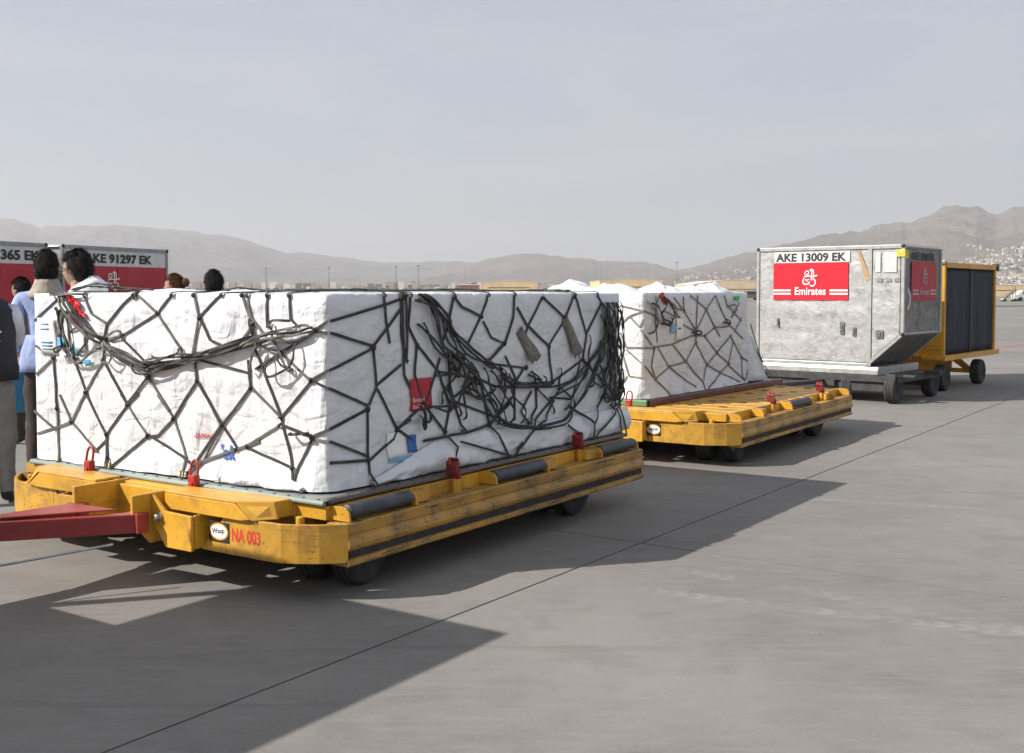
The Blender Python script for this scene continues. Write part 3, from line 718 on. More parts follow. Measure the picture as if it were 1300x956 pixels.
# ------------------------------------------------------------ pallets
PAL_TOP = plain('pallet_sheet', (0.3, 0.31, 0.3), 0.5, 0.5, 0.2)
PAL_GREEN = worn_paint('worn_green_rail', (0.22, 0.27, 0.24), wear=0.5, under=(0.42, 0.42, 0.4), dirt=(0.2, 0.19, 0.17))
PAL_SIDE = worn_paint('dirty_brown_rail', (0.1, 0.075, 0.07), wear=0.4, under=(0.3, 0.29, 0.28))
PAL_RED = worn_paint('dark_red_rail', (0.13, 0.035, 0.035), wear=0.5, under=(0.28, 0.26, 0.25))
PAL_G2 = worn_paint('green_rail', (0.13, 0.27, 0.12), wear=0.5, under=(0.45, 0.45, 0.42))
def make_pallet(label, loc, rz, L, Wd, z0, z1, m_front, m_side, group):
    r = thing('cargo_pallet', label, 'pallet', loc, rz, group)
    MB().box((0.03, 0.03, z0), (L - 0.03, Wd - 0.03, z1 - 0.008)).build('sheet', PAL_TOP, r)
    def rail(name, a, b, outn, mat):
        a = Vector(a); b = Vector(b); n = Vector(outn)
        m = MB(); pr = [(0.0, z0), (0.004, z0 + 0.004), (0.004, z1 - 0.012), (-0.006, z1), (-0.045, z1), (-0.045, z1 - 0.006), (-0.02, z1 - 0.007), (-0.02, z0)]
        m.extrude([a + n * q + Vector((0, 0, z)) for q, z in pr], b - a)
        o = m.build(name, mat, r, bevel=0.0015)
        m = MB(); k = int((b - a).length / 0.0508 / 2); d = (b - a).normalized()
        for i in range(k):                                   # seat track studs
            c = a + d * ((i + 0.5) * (b - a).length / k) + n * -0.02 + Vector((0, 0, z1 - 0.001))
            m.lathe(c, (0, 0, 1), [(0, 0.011), (0.004, 0.009)], 6)
        m.build('track_studs', DARKSTEEL, o); tag(o.children[-1], kind='stuff')
    rail('edge_rail', (0, 0.0, 0), (0, Wd, 0), (-1, 0, 0), m_front); rail('edge_rail', (L, 0.0, 0), (L, Wd, 0), (1, 0, 0), m_front)
    rail('edge_rail', (0.046, 0, 0), (L - 0.046, 0, 0), (0, -1, 0), m_side); rail('edge_rail', (0.046, Wd, 0), (L - 0.046, Wd, 0), (0, 1, 0), m_side)
    return r
make_pallet('flat metal pallet with grey-green front edge under the nearest white load', ORIGIN, FRAME_ROT, 3.14, W, 0.453, 0.478, PAL_GREEN, PAL_SIDE, 'cargo pallets')
ROT2 = R(-2.5)
P2 = ORIGIN + U * 5.12 + V * 0.86
make_pallet('flat metal pallet with dark red side rail on the second dolly', P2, FRAME_ROT + ROT2, 3.14, 1.53, 0.446, 0.505, PAL_G2, PAL_RED, 'cargo pallets')

# ------------------------------------------------------------ wrapped loads and nets (coordinates on each face: metres along it, height)
FRONT1 = [[(2.3,1.32),(2.03,1.48)],[(2.3,0.99),(2.13,1.1),(2.03,1.39)],[(2.29,1.17),(2.13,1.1)],[(2.13,1.1),(2.12,0.94),(2.11,0.79)],[(1.95,1.13),(1.84,0.91),(1.77,0.81)],[(1.67,1.1),(1.84,0.91),(1.91,0.8)],[(1.41,1.49),(1.5,1.42),(1.63,1.31),(1.66,1.22)],[(1.39,1.49),(1.22,1.38),(1.03,1.19),(1.02,1.14)],[(1.1,1.49),(1.21,1.38),(1.49,1.25),(1.64,1.22)],[(1.83,1.47),(1.76,1.37),(1.64,1.32)],[(1.67,1.1),(1.48,0.86)],[(1.66,1.22),(1.67,1.1)],[(1.5,1.23),(1.29,1.09)],[(1.28,1.03),(1.48,0.85)],[(1.28,1.01),(1.13,0.84)],[(0.93,1.49),(0.88,1.36),(0.94,1.14)],[(0.72,1.49),(0.88,1.36)],[(0.87,1.35),(0.8,1.24),(0.68,1.2)],[(0.49,1.33),(0.57,1.24),(0.68,1.2)],[(0.57,1.49),(0.49,1.33),(0.49,1.24)],[(0.92,1.12),(0.91,1.01),(1.05,0.85)],[(0.91,1.01),(0.79,0.86)],[(0.91,1.13),(0.53,1.07),(0.52,0.99)],[(1.28,1.08),(1.28,1.01)],[(2.11,0.8),(2.11,0.67),(2.07,0.48)],[(2.32,0.77),(2.12,0.66)],[(2.29,0.63),(1.98,0.72),(1.84,0.9)],[(2.08,0.88),(1.98,0.72),(1.72,0.56)],[(1.84,0.9),(1.66,0.67),(1.62,0.475)],[(1.38,0.92),(1.47,0.85),(1.65,0.67),(1.64,0.475)],[(1.53,0.91),(1.47,0.85),(1.31,0.69)],[(1.31,0.68),(1.59,0.48)],[(1.3,0.69),(1.01,0.59),(0.94,0.55)],[(1.22,0.92),(1.1,0.8),(0.99,0.59),(1.01,0.475)],[(0.97,0.94),(1.1,0.79),(1.22,0.69),(1.3,0.68)],[(0.85,0.94),(0.74,0.78),(0.93,0.55),(0.99,0.475)],[(0.94,0.55),(0.64,0.65),(0.46,0.71)],[(1.75,0.56),(1.66,0.63)],[(0.73,0.78),(0.86,0.57),(0.97,0.475)],[(0.9,1.01),(0.73,0.78),(0.62,0.66)],[(0.52,0.99),(0.73,0.78)],[(0.94,0.54),(0.55,0.68),(0.32,0.8)],[(0.51,0.99),(0.31,0.85)],[(0.53,1.14),(0.52,0.99)],[(0.49,1.22),(0.3,0.84),(0.22,0.59),(0.2,0.475)],[(0.1,1.04),(0.3,0.85)],[(0.3,0.81),(0.09,0.76)],[(0.09,0.75),(0.18,0.6),(0.2,0.53)],[(0.55,0.67),(0.22,0.59)],[(0.24,1.49),(0.23,1.36),(0.18,1.32)],[(0.39,1.49),(0.39,1.31)],[(0.53,1.48),(0.5,1.36),(0.41,1.27)],[(0.06,1.3),(0.48,1.09)],[(0.1,1.05),(0.31,1.19)],[(0.06,1.31),(-0.01,1.35)],[(0.06,1.3),(-0.01,1.29)],[(0.09,1.05),(-0.01,1.1)],[(0.09,1.05),(-0.01,1.01)],[(0.09,0.76),(-0.01,0.8)],[(0.09,0.75),(-0.01,0.74)]]
FRONT1_LOOSE = [[(2.04,1.49),(1.85,1.33),(1.66,1.22)],[(2.02,1.49),(1.81,1.32),(1.64,1.21)],[(2.06,1.48),(1.86,1.32),(1.68,1.2)],[(1.66,1.22),(1.47,1.14),(1.28,1.07)],[(1.64,1.21),(1.54,1.14),(1.37,1.09),(1.26,1.07)],[(1.63,1.19),(1.46,1.13),(1.27,1.09)],[(1.28,1.07),(1.08,1.1),(0.91,1.13),(0.7,1.17),(0.47,1.24)],[(1.29,1.09),(1.11,1.08),(0.91,1.15),(0.67,1.2),(0.47,1.25)],[(1.26,1.06),(1.05,1.1),(0.9,1.12),(0.71,1.18),(0.47,1.23)],[(1.31,1.11),(1.18,1.13),(1.03,1.14),(0.89,1.15),(0.77,1.18),(0.48,1.26)],[(1.39,1.1),(1.33,1.04),(1.21,1.05),(1.05,1.1)],[(1.64,1.23),(1.55,1.27),(1.5,1.27),(1.52,1.24),(1.62,1.22)],[(1.64,1.1),(1.56,1.09),(1.52,1.13),(1.61,1.14)],[(1.94,1.26),(1.81,1.29),(1.76,1.21),(1.89,1.13)],[(1.93,1.14),(1.86,1.08),(1.71,1.15),(1.68,1.17)],[(2.05,1.39),(2.02,1.4),(2.01,1.33),(1.99,1.26),(2.0,1.16),(2.04,1.14),(2.05,1.16),(1.98,1.18)],[(1.99,1.39),(1.98,1.27),(1.94,1.16),(1.93,1.09),(1.84,1.08)],[(1.96,1.39),(1.93,1.27),(1.93,1.16),(1.89,1.1)],[(2.02,1.4),(1.99,1.29),(1.99,1.19),(1.94,1.11)],[(1.96,1.38),(1.99,1.28),(1.95,1.19),(1.98,1.11)],[(1.24,1.14),(1.13,1.13),(1.03,1.16),(1.02,1.19)],[(2.13,1.49),(2.06,1.49),(1.84,1.49)],[(2.13,1.48),(2.01,1.48),(1.79,1.49)],[(0.58,1.2),(0.41,1.27),(0.26,1.3),(0.1,1.33),(0.06,1.31)],[(0.56,1.2),(0.39,1.25),(0.22,1.27),(0.06,1.3)],[(0.51,1.24),(0.34,1.28),(0.18,1.29),(0.08,1.32)],[(0.48,1.22),(0.36,1.25),(0.19,1.24),(0.06,1.3)],[(0.34,1.33),(0.32,1.26),(0.29,1.19),(0.24,1.1),(0.21,1.1)],[(0.18,1.24),(0.18,1.16),(0.23,1.1),(0.33,1.06),(0.37,1.08),(0.36,1.15)],[(0.42,1.23),(0.46,1.18),(0.49,1.1),(0.5,1.08)],[(0.32,1.17),(0.27,1.12),(0.23,1.11)],[(0.22,1.35),(0.3,1.35),(0.34,1.31)],[(0.51,1.36),(0.48,1.26),(0.39,1.21),(0.29,1.19)],[(0.22,0.77),(0.18,0.77),(0.13,0.78),(0.09,0.77)],[(0.22,0.77),(0.17,0.77),(0.1,0.78)]]
SIDE1 = [[(0.02,1.35),(0.44,1.43),(0.57,1.46)],[(0.02,1.29),(0.34,1.21)],[(0.34,1.21),(0.56,1.4)],[(0.01,1.1),(0.34,1.2)],[(0.01,1.01),(0.29,0.9)],[(0.34,1.2),(0.36,0.99),(0.3,0.9)],[(0.36,1.0),(0.57,1.1)],[(0.37,0.98),(0.53,0.75)],[(0.29,0.88),(0.01,0.8)],[(0.29,0.88),(0.29,0.61),(0.29,0.475)],[(0.01,0.74),(0.29,0.63)],[(0.01,0.63),(0.28,0.61)],[(0.3,0.61),(0.5,0.7),(0.53,0.75),(0.65,0.79)],[(0.53,0.75),(0.65,0.68)],[(0.43,1.48),(0.44,1.34),(0.47,1.22)],[(0.57,1.47),(0.57,1.25),(0.61,1.12)],[(0.61,1.47),(0.62,1.25),(0.61,1.12)],[(0.58,1.47),(0.59,1.04),(0.64,0.97)],[(0.65,1.47),(0.63,1.31),(0.71,1.2),(0.9,1.04),(1.0,0.85)],[(1.04,1.48),(0.97,1.28),(0.92,1.2)],[(1.05,1.46),(1.11,1.41),(1.3,1.35)],[(1.38,1.48),(1.3,1.35),(1.17,1.19)],[(1.32,1.32),(1.4,1.22),(1.53,1.18),(1.38,1.08)],[(1.66,1.48),(1.64,1.34),(1.55,1.18),(1.38,1.08)],[(1.68,1.4),(1.79,1.29),(2.04,1.15)],[(1.98,1.46),(1.83,1.3),(1.76,1.21)],[(1.99,1.46),(2.25,1.32)],[(2.25,1.31),(2.05,1.14)],[(2.37,1.48),(2.25,1.32)],[(2.38,1.48),(2.53,1.2),(2.48,1.03)],[(2.68,1.48),(2.73,1.42),(2.53,1.21)],[(2.05,1.14),(2.1,0.9)],[(2.48,1.03),(2.1,0.9),(1.66,0.92)],[(2.48,1.03),(2.85,0.8)],[(1.8,1.01),(1.4,1.06)],[(1.77,1.02),(1.66,0.93)],[(1.55,1.1),(1.68,0.94)],[(1.27,0.98),(1.44,0.92),(1.76,0.89),(2.1,0.87)],[(1.49,1.04),(1.53,0.96),(1.66,0.92)],[(2.07,0.8),(2.33,0.77),(2.57,0.98)],[(1.66,0.91),(1.66,0.69)],[(0.99,0.95),(1.13,0.67)],[(0.7,1.19),(0.68,1.04),(0.75,0.87)],[(0.91,1.12),(0.82,0.94),(0.76,0.87)],[(0.76,0.87),(0.54,0.75)],[(0.79,0.84),(0.95,0.69)],[(1.0,0.83),(0.95,0.69)],[(0.75,0.66),(0.99,0.67),(1.11,0.67),(1.38,0.69),(1.62,0.81)],[(0.95,0.67),(1.0,0.6),(0.95,0.52)],[(1.03,0.63),(1.51,0.49)],[(1.38,0.68),(1.49,0.49)],[(1.51,0.475),(1.8,0.62),(2.0,0.61)],[(1.53,0.475),(1.64,0.56)],[(2.2,0.61),(2.38,0.52)],[(2.55,0.58),(2.51,0.48)],[(2.3,0.73),(2.55,0.59)],[(2.8,0.79),(2.55,0.58)],[(2.89,0.65),(2.52,0.48)],[(2.95,0.69),(2.96,0.475)],[(2.92,0.66),(2.9,0.475)],[(1.3,0.95),(1.38,0.69)],[(2.12,0.8),(1.76,0.6)],[(1.85,0.86),(1.73,0.74),(1.8,0.66)],[(1.64,0.84),(1.44,0.73),(1.01,0.87),(1.27,0.98)],[(1.9,0.88),(1.91,0.75),(1.8,0.65)],[(2.12,0.78),(2.0,0.66),(1.88,0.64)],[(0.99,1.15),(1.01,0.92),(1.07,0.82)]]
SIDE1_LOOSE = [[(0.72,1.49),(0.82,1.38),(0.92,1.2),(0.99,1.15),(1.17,1.03),(1.27,0.98)],[(0.75,1.48),(0.96,1.29),(1.15,1.18),(1.36,1.06),(1.66,0.93),(2.1,0.87)],[(0.73,1.49),(0.86,1.36),(0.94,1.21),(1.07,1.13),(1.23,0.99)],[(0.76,1.49),(0.92,1.35),(1.01,1.25),(1.27,1.1),(1.4,1.06)],[(1.25,0.88),(1.4,0.72),(1.6,0.65),(1.88,0.64),(2.17,0.66),(2.36,0.74),(2.55,0.89),(2.74,1.13)],[(1.17,0.93),(1.25,0.88),(1.19,0.93),(1.17,1.0)],[(1.27,0.96),(1.44,0.73),(1.71,0.65),(2.0,0.64),(2.25,0.68),(2.46,0.84),(2.69,1.06)],[(1.36,0.85),(1.53,0.68),(1.9,0.62),(2.22,0.64),(2.41,0.76),(2.6,0.96),(2.73,1.12)],[(0.7,1.32),(0.84,1.22),(0.99,1.09),(1.03,1.04),(1.09,1.09),(1.11,1.13)],[(0.9,1.04),(1.01,1.02),(1.19,0.98),(1.29,0.96)],[(0.8,0.85),(0.95,0.85),(1.0,0.92)],[(1.15,0.98),(1.17,0.9),(1.25,0.87),(1.36,0.88),(1.44,0.92)],[(1.49,1.03),(1.51,0.96),(1.64,0.9)],[(1.8,0.97),(1.9,0.93),(1.95,0.93)],[(0.73,0.85),(0.72,0.78),(0.76,0.78),(0.76,0.85)],[(2.1,0.8),(2.17,0.86),(2.41,0.93),(2.57,1.04),(2.77,1.17)],[(2.12,0.87),(2.33,0.91),(2.52,1.01),(2.71,1.15)],[(2.91,1.42),(2.96,1.24),(2.96,1.07),(2.89,0.97),(2.93,0.78),(2.84,0.73)],[(2.79,1.42),(2.71,1.27),(2.76,1.15),(2.85,0.96),(2.86,0.84),(2.84,0.73),(2.82,0.68)],[(2.73,1.42),(2.85,1.23),(2.87,1.1),(2.83,0.95),(2.88,0.83),(2.98,0.67)],[(2.77,1.42),(2.74,1.31),(2.77,1.2),(2.73,1.04),(2.8,0.88),(2.88,0.74),(2.87,0.73)],[(2.82,1.42),(2.82,1.23),(2.97,1.06),(2.96,0.95),(2.93,0.81),(2.85,0.72),(2.98,0.75)],[(2.98,1.42),(2.89,1.23),(2.92,1.1),(2.86,0.93),(2.99,0.75),(2.83,0.67)],[(2.72,1.42),(2.82,1.26),(2.83,1.13),(2.74,0.98),(2.72,0.86),(2.72,0.75),(2.98,0.76)],[(2.82,1.42),(2.73,1.27),(2.77,1.15),(2.75,0.97),(2.69,0.84),(2.82,0.73)],[(2.86,1.42),(3.01,1.25),(2.99,1.09),(2.93,0.98),(3.01,0.85),(2.95,0.73),(2.96,0.66)],[(2.83,1.42),(2.84,1.25),(2.83,1.12),(2.83,1.01),(2.94,0.81),(2.9,0.74)],[(2.71,1.42),(2.82,1.25),(2.81,1.11),(2.8,0.94),(2.82,0.78),(2.93,0.75)],[(2.88,1.42),(2.81,1.26),(2.88,1.07),(2.78,0.92),(2.83,0.76),(2.9,0.68)],[(2.93,1.42),(2.91,1.29),(2.95,1.11),(2.96,0.98),(2.94,0.8),(2.98,0.71)],[(2.8,1.42),(2.93,1.24),(2.9,1.1),(2.91,0.93),(2.93,0.81),(2.93,0.73)],[(2.92,1.42),(2.92,1.26),(2.83,1.16),(2.92,1.01),(2.93,0.88),(2.83,0.73),(2.86,0.78)],[(2.73,1.42),(2.71,1.3),(2.76,1.2),(2.79,1.06),(2.74,0.91),(2.71,0.73),(2.86,0.74)]]
FRONT2 = [[(0.25,1.37),(0.0,1.32)],[(0.25,1.19),(0.15,1.27),(0.0,1.32)],[(0.15,1.27),(0.04,1.17)],[(0.04,1.17),(0.0,1.25)],[(0.18,0.98),(0.0,0.98)],[(0.25,1.12),(0.18,0.98)],[(0.18,0.96),(0.0,0.82)],[(0.22,0.91),(0.15,0.71)],[(0.15,0.71),(0.0,0.7)],[(0.03,1.15),(0.0,1.1)],[(0.2,0.65),(0.17,0.71)]]
SIDE2 = [[(0.0,1.32),(0.21,1.27)],[(0.0,1.1),(0.13,1.0)],[(0.0,0.98),(0.16,0.97)],[(0.01,0.81),(0.2,0.68)],[(0.16,0.98),(0.52,0.99),(0.96,1.06),(1.26,1.05)],[(0.39,1.44),(0.7,1.24)],[(0.75,1.18),(1.04,1.1)],[(0.57,1.44),(0.78,1.31),(0.52,1.35)],[(0.78,1.31),(1.04,1.11)],[(0.92,1.46),(1.28,1.32)],[(1.49,1.46),(1.28,1.32),(1.05,1.11)],[(1.28,1.31),(1.48,1.13)],[(1.48,1.13),(1.24,1.05)],[(1.49,1.45),(1.77,1.17),(2.16,0.99)],[(1.69,1.46),(1.76,1.36),(2.13,1.18)],[(2.08,1.38),(1.87,1.22)],[(2.13,1.22),(1.94,1.07)],[(1.48,1.13),(1.6,1.03)],[(1.24,1.05),(1.52,0.87)],[(1.84,1.03),(1.52,0.87),(1.31,0.76)],[(1.84,1.03),(2.14,0.79)],[(1.04,0.99),(0.84,0.81)],[(1.04,0.99),(1.29,0.76)],[(1.04,1.1),(1.04,0.99)],[(0.55,0.99),(0.84,0.81)],[(0.84,0.81),(0.49,0.78),(0.2,0.68)],[(0.24,0.98),(0.48,0.78)],[(0.48,0.78),(1.0,0.55)],[(0.84,0.81),(1.17,0.59),(1.17,0.51)],[(1.29,0.76),(1.19,0.6)],[(1.31,0.75),(1.59,0.66)],[(1.52,0.86),(1.81,0.74)],[(1.81,0.74),(1.28,0.52)],[(1.91,0.97),(1.81,0.75)],[(1.81,0.72),(2.15,0.56)],[(2.14,0.79),(2.15,0.56)],[(2.14,0.79),(2.5,0.68)],[(1.59,0.66),(2.06,0.53)],[(2.36,0.69),(2.17,0.53)],[(0.2,0.68),(0.44,0.51)],[(0.19,0.97),(0.13,0.8),(0.22,0.67)],[(0.22,1.45),(0.2,1.25),(0.24,1.02)],[(1.08,1.46),(1.04,1.11)],[(0.77,1.45),(0.78,1.31)]]
SIDE2_LOOSE = [[(0.21,1.48),(0.15,1.39),(0.18,1.25),(0.27,1.21)],[(0.23,1.46),(0.32,1.38),(0.24,1.28),(0.32,1.19),(0.46,1.25),(0.46,1.36),(0.35,1.44)],[(0.03,1.41),(0.13,1.33),(0.21,1.25)],[(0.46,1.25),(0.38,1.18),(0.27,1.2)],[(1.76,1.34),(1.9,1.36),(1.94,1.3),(1.87,1.24)],[(1.63,1.18),(1.77,1.16),(1.73,1.21)],[(1.5,1.13),(1.67,1.14),(1.77,1.17)],[(0.1,1.39),(0.21,1.35),(0.29,1.24),(0.43,1.21)],[(0.93,1.09),(1.04,1.11),(1.08,1.08),(0.99,1.07)],[(0.05,1.11),(0.13,1.15),(0.21,1.24)],[(0.32,1.31),(0.49,1.25),(0.52,1.34),(0.37,1.42)]]

def fbm(p, o=4):
    s = 0; a = 1
    for _ in range(o): s += a * noise.noise(p); p = p * 2.03 + Vector((3.1, 1.7, 4.2)); a *= 0.5
    return s

class Face:
    def __init__(s, A, B, z0, z1, seed, straps, bulge=0.02, amp=0.012, skirt=0.03):
        s.extra = None; s.A = Vector((A[0], A[1], 0)); d = Vector((B[0] - A[0], B[1] - A[1], 0)); s.L = d.length; s.w = d / s.L
        s.n = None; s.z0 = z0; s.z1 = z1; s.seed = seed; s.bulge = bulge; s.amp = amp; s.skirt = skirt
        seg = []
        for L in straps:
            for a, b in zip(L[:-1], L[1:]): seg.append((*a, *b))
        s.seg = np.array(seg) if seg else None
    def dents(s, S, Z):
        if s.seg is None: return np.ones(len(S)) * 0.6
        best = np.full(len(S), 9.0)
        for (x0, y0, x1, y1) in s.seg:
            dx, dy = x1 - x0, y1 - y0; l2 = dx * dx + dy * dy + 1e-9
            t = np.clip(((S - x0) * dx + (Z - y0) * dy) / l2, 0, 1)
            best = np.minimum(best, np.hypot(S - x0 - t * dx, Z - y0 - t * dy))
        return 1 - np.exp(-(best / 0.075) ** 2)
    def disp(s, S, Z):
        S = np.asarray(S, float); Z = np.asarray(Z, float); D = s.dents(S, Z); out = np.zeros(len(S))
        for i in range(len(S)):
            x, z = S[i], Z[i]; p = Vector((x, z, s.seed))
            big = noise.noise(p * 1.7) * 0.9
            cr = 0
            f1 = noise.noise(Vector((x * 2.2 + z * 1.5, z * 5.0 - x * 1.8, s.seed + 4))); f4 = noise.noise(Vector((x * 5.0 - z * 2.0, z * 2.6 + x, s.seed + 7))); cr += (1 - abs(f1) * 2.6) * 0.6 + max(0.0, 0.5 - abs(f4) * 3.2) * 0.7
            f2 = noise.noise(Vector((x * 9 - z * 5, z * 11 + x * 4, s.seed + 9))); cr += (1 - abs(f2) * 2.2) * 0.2
            f3 = noise.noise(Vector((x * 21, z * 19, s.seed + 2))); cr += f3 * 0.1
            dd = D[i] * s.bulge * (0.7 + 0.5 * big) + s.amp * (big * 0.8 + cr * (0.35 + 0.65 * D[i]))
            q = (z - s.z0) / 0.2
            if q < 1:
                dd += s.skirt * (1 - q) ** 1.5 * (0.75 + 0.6 * noise.noise(Vector((x * 4.5, s.seed, 1)))) + 0.012 * (1 - q) * noise.noise(Vector((x * 10, z * 16, s.seed)))
            ed = min(x, s.L - x, s.z1 - z)
            out[i] = dd * min(1.0, max(0.0, ed / 0.06)) - (0.004 * max(0, 1 - ed / 0.03))
        return out
    def pos(s, x, z, off): return s.A + s.w * x + s.n * off + Vector((0, 0, z))

def make_tarp(name, root, corners, z0, z1, faces, mat, cell=0.03, mounds=()):
    """corners A(near right front) B(left front) C(left rear) D(right rear); faces: A>B, B>C, C>D, A>D as Face"""
    ctr = sum((Vector((*c, 0)) for c in corners), Vector()) / 4
    verts = []; key = {}; fs = []
    def vid(P):
        k = (round(P[0], 3), round(P[1], 3), round(P[2], 3))
        if k not in key: key[k] = len(verts); verts.append(None)
        return key[k]
    nz = int((z1 - z0) / cell)
    cnt = [max(2, int(f.L / cell)) for f in faces]
    cnt[2] = cnt[0]; cnt[1] = cnt[3]
    A, B, C, D = [Vector((*c, 0)) for c in corners]
    ends = [(A, B), (B, C), (C, D), (A, D)]
    for f, n, (P, Q) in zip(faces, cnt, ends):
        nn = Vector((f.w.y, -f.w.x, 0))
        if nn.dot((P + Q) / 2 - ctr) < 0: nn = -nn
        f.n = nn
        S, Z, base = [], [], []
        for i in range(n + 1):
            for j in range(nz + 1):
                t = i / n; z = z0 + (z1 - z0) * j / nz
                S.append(t * f.L); Z.append(z); b = P.lerp(Q, t); base.append((b.x, b.y, z))
        d = f.disp(S, Z); ids = []
        for b, q, s_ in zip(base, d, S):
            i = vid(b); ids.append(i)
            p = Vector(b) + f.n * float(q)
            verts[i] = p if verts[i] is None else (verts[i] + Vector(b) * 0 + f.n * float(q))
        flip = f.w.cross(Vector((0, 0, 1))).dot(f.n) < 0
        for i in range(n):
            for j in range(nz):
                q = (ids[i * (nz + 1) + j], ids[(i + 1) * (nz + 1) + j], ids[(i + 1) * (nz + 1) + j + 1], ids[i * (nz + 1) + j + 1])
                fs.append(tuple(reversed(q)) if flip else q)
    n1, n2 = cnt[0], cnt[3]
    ids = []
    for i in range(n1 + 1):
        for j in range(n2 + 1):
            a = A.lerp(B, i / n1); b = D.lerp(C, i / n1); p = a.lerp(b, j / n2); b3 = (p.x, p.y, z1)
            k = vid(b3); ids.append(k)
            if verts[k] is None:
                ed = min(i / n1, 1 - i / n1, j / n2, 1 - j / n2)
                zz = z1 + (0.006 + 0.012 * fbm(Vector((p.x * 2.5, p.y * 2.5, 5.0)))) * min(1, ed * 12)
                for (mx, my, mr, mh) in mounds:
                    q = math.hypot(p.x - mx, p.y - my) / mr
                    if q < 1: zz += mh * (1 - q * q) ** 2 * (0.8 + 0.5 * noise.noise(Vector((p.x * 9, p.y * 9, 2))))
                verts[k] = Vector((p.x, p.y, zz))
    for i in range(n1):
        for j in range(n2):
            fs.append((ids[i * (n2 + 1) + j], ids[i * (n2 + 1) + j + 1], ids[(i + 1) * (n2 + 1) + j + 1], ids[(i + 1) * (n2 + 1) + j]))
    m = MB(); m.add(verts, fs); o = m.build(name, mat, root)
    bm = bmesh.new(); bm.from_mesh(o.data); bmesh.ops.recalc_face_normals(bm, faces=bm.faces)
    bmesh.ops.smooth_vert(bm, verts=bm.verts, factor=0.22, use_axis_x=True, use_axis_y=True, use_axis_z=True)
    bm.to_mesh(o.data); bm.free()
    o.data.polygons.foreach_set('use_smooth', [True] * len(o.data.polygons)); return o

def ribbon(name, pts, nrms, width, thick, mat, parent, twist=0.0):
    P = [Vector(p) for p in pts]; N = [Vector(q) for q in nrms]; vs = []; fs = []; k = len(P)
    for i in range(k):
        t = (P[min(i + 1, k - 1)] - P[max(i - 1, 0)])
        if t.length < 1e-6: t = Vector((0, 0, 1))
        t.normalize(); n = (N[i] - t * N[i].dot(t)); n.normalize()
        s = t.cross(n)
        if twist:
            a = twist * math.sin(i * 0.9); s, n = s * math.cos(a) + n * math.sin(a), n * math.cos(a) - s * math.sin(a)
        a = s * width / 2; b = n * thick / 2
        vs += [P[i] - a - b, P[i] + a - b, P[i] + a + b, P[i] - a + b]
    for i in range(k - 1):
        o = i * 4
        for j in range(4): fs.append((o + j, o + (j + 1) % 4, o + 4 + (j + 1) % 4, o + 4 + j))
    fs.append((3, 2, 1, 0)); o = (k - 1) * 4; fs.append((o, o + 1, o + 2, o + 3))
    m = MB(); m.add(vs, fs); return m.build(name, mat, parent)

def lay_straps(root, face, lines, width, mat, loose=False, rng=None, alt=None, name='net_strap', knots=True):
    rng = rng or random.Random(1)
    for L in lines:
        pts = [Vector((a, b, 0)) for a, b in L]
        if loose: pts = catmull(pts, 7)
        else:
            out = [pts[0]]
            for a, b in zip(pts[:-1], pts[1:]):
                k = max(1, int((b - a).length / 0.05))
                for i in range(1, k + 1): out.append(a.lerp(b, i / k))
            pts = out
        S = [p.x for p in pts]; Z = [min(p.y, face.z1 - 0.004) for p in pts]
        D = face.disp(S, Z)
        if face.extra: D = D + np.array([face.extra(a, b) for a, b in zip(S, Z)])
        lift = rng.uniform(0.018, 0.055) if loose else rng.uniform(0.006, 0.010)
        P = []; Nn = []
        for i, (s_, z_) in enumerate(zip(S, Z)):
            e = min(1, min(i, len(S) - 1 - i) / 2.5) if loose else 1
            P.append(face.pos(s_, z_, float(D[i]) + (lift * (0.35 + 0.65 * e) if loose else lift))); Nn.append(face.n)
        mt = mat if (alt is None or rng.random() > 0.35) else alt
        ribbon(name, P, Nn, width * rng.uniform(0.85, 1.1), 0.006 if loose else 0.005, mt, root, twist=0.5 if loose else 0.0)

def lay_knots(root, face, lines, mat, size, rng):
    """lashed knots where net cords meet"""
    cnt = {}
    for L in lines:
        for p in L:
            k = (round(p[0] / 0.035), round(p[1] / 0.035)); cnt.setdefault(k, []).append(p)
    for k, ps in cnt.items():
        if len(ps) < 2: continue
        x = sum(p[0] for p in ps) / len(ps); z = min(sum(p[1] for p in ps) / len(ps), face.z1 - 0.02)
        d = float(face.disp([x], [z])[0]); c = face.pos(x, z, d + 0.012)
        m = MB(); w = face.w
        for q in range(3):
            an = rng.uniform(0, 3.1); dr = w * math.cos(an) + Vector((0, 0, 1)) * math.sin(an)
            m.tube([c - dr * size - face.n * 0.004, c + face.n * 0.006, c + dr * size - face.n * 0.004], [size * 0.3, size * 0.5, size * 0.3], 6)
        m.build('knot', mat, root, smooth=True)

N1, L1, R1, C1 = (0.18, 0.14), (0.05, 2.45), (3.2, 0.10), (3.12, 2.42)
Z0, Z1 = 0.480, 1.488
load1 = thing('wrapped_cargo', 'large white tarpaulin-wrapped pallet load nearest the camera, under a dark net', 'cargo', ORIGIN, FRAME_ROT, 'tarpaulin-wrapped pallet loads')
fF = Face(N1, L1, Z0, Z1, 1.3, FRONT1, 0.012, 0.019, 0.03); fB = Face(L1, C1, Z0, Z1, 8.1, [], 0.02); fC = Face(C1, R1, Z0, Z1, 3.7, [], 0.02); fS = Face(N1, R1, Z0, Z1, 5.9, SIDE1, 0.009, 0.014, 0.03)
make_tarp('tarpaulin', load1, [N1, L1, C1, R1], Z0, Z1, [fF, fB, fC, fS], TARP, 0.026, mounds=((0.35, 1.5, 0.35, 0.025), (0.4, 0.9, 0.3, 0.02)))

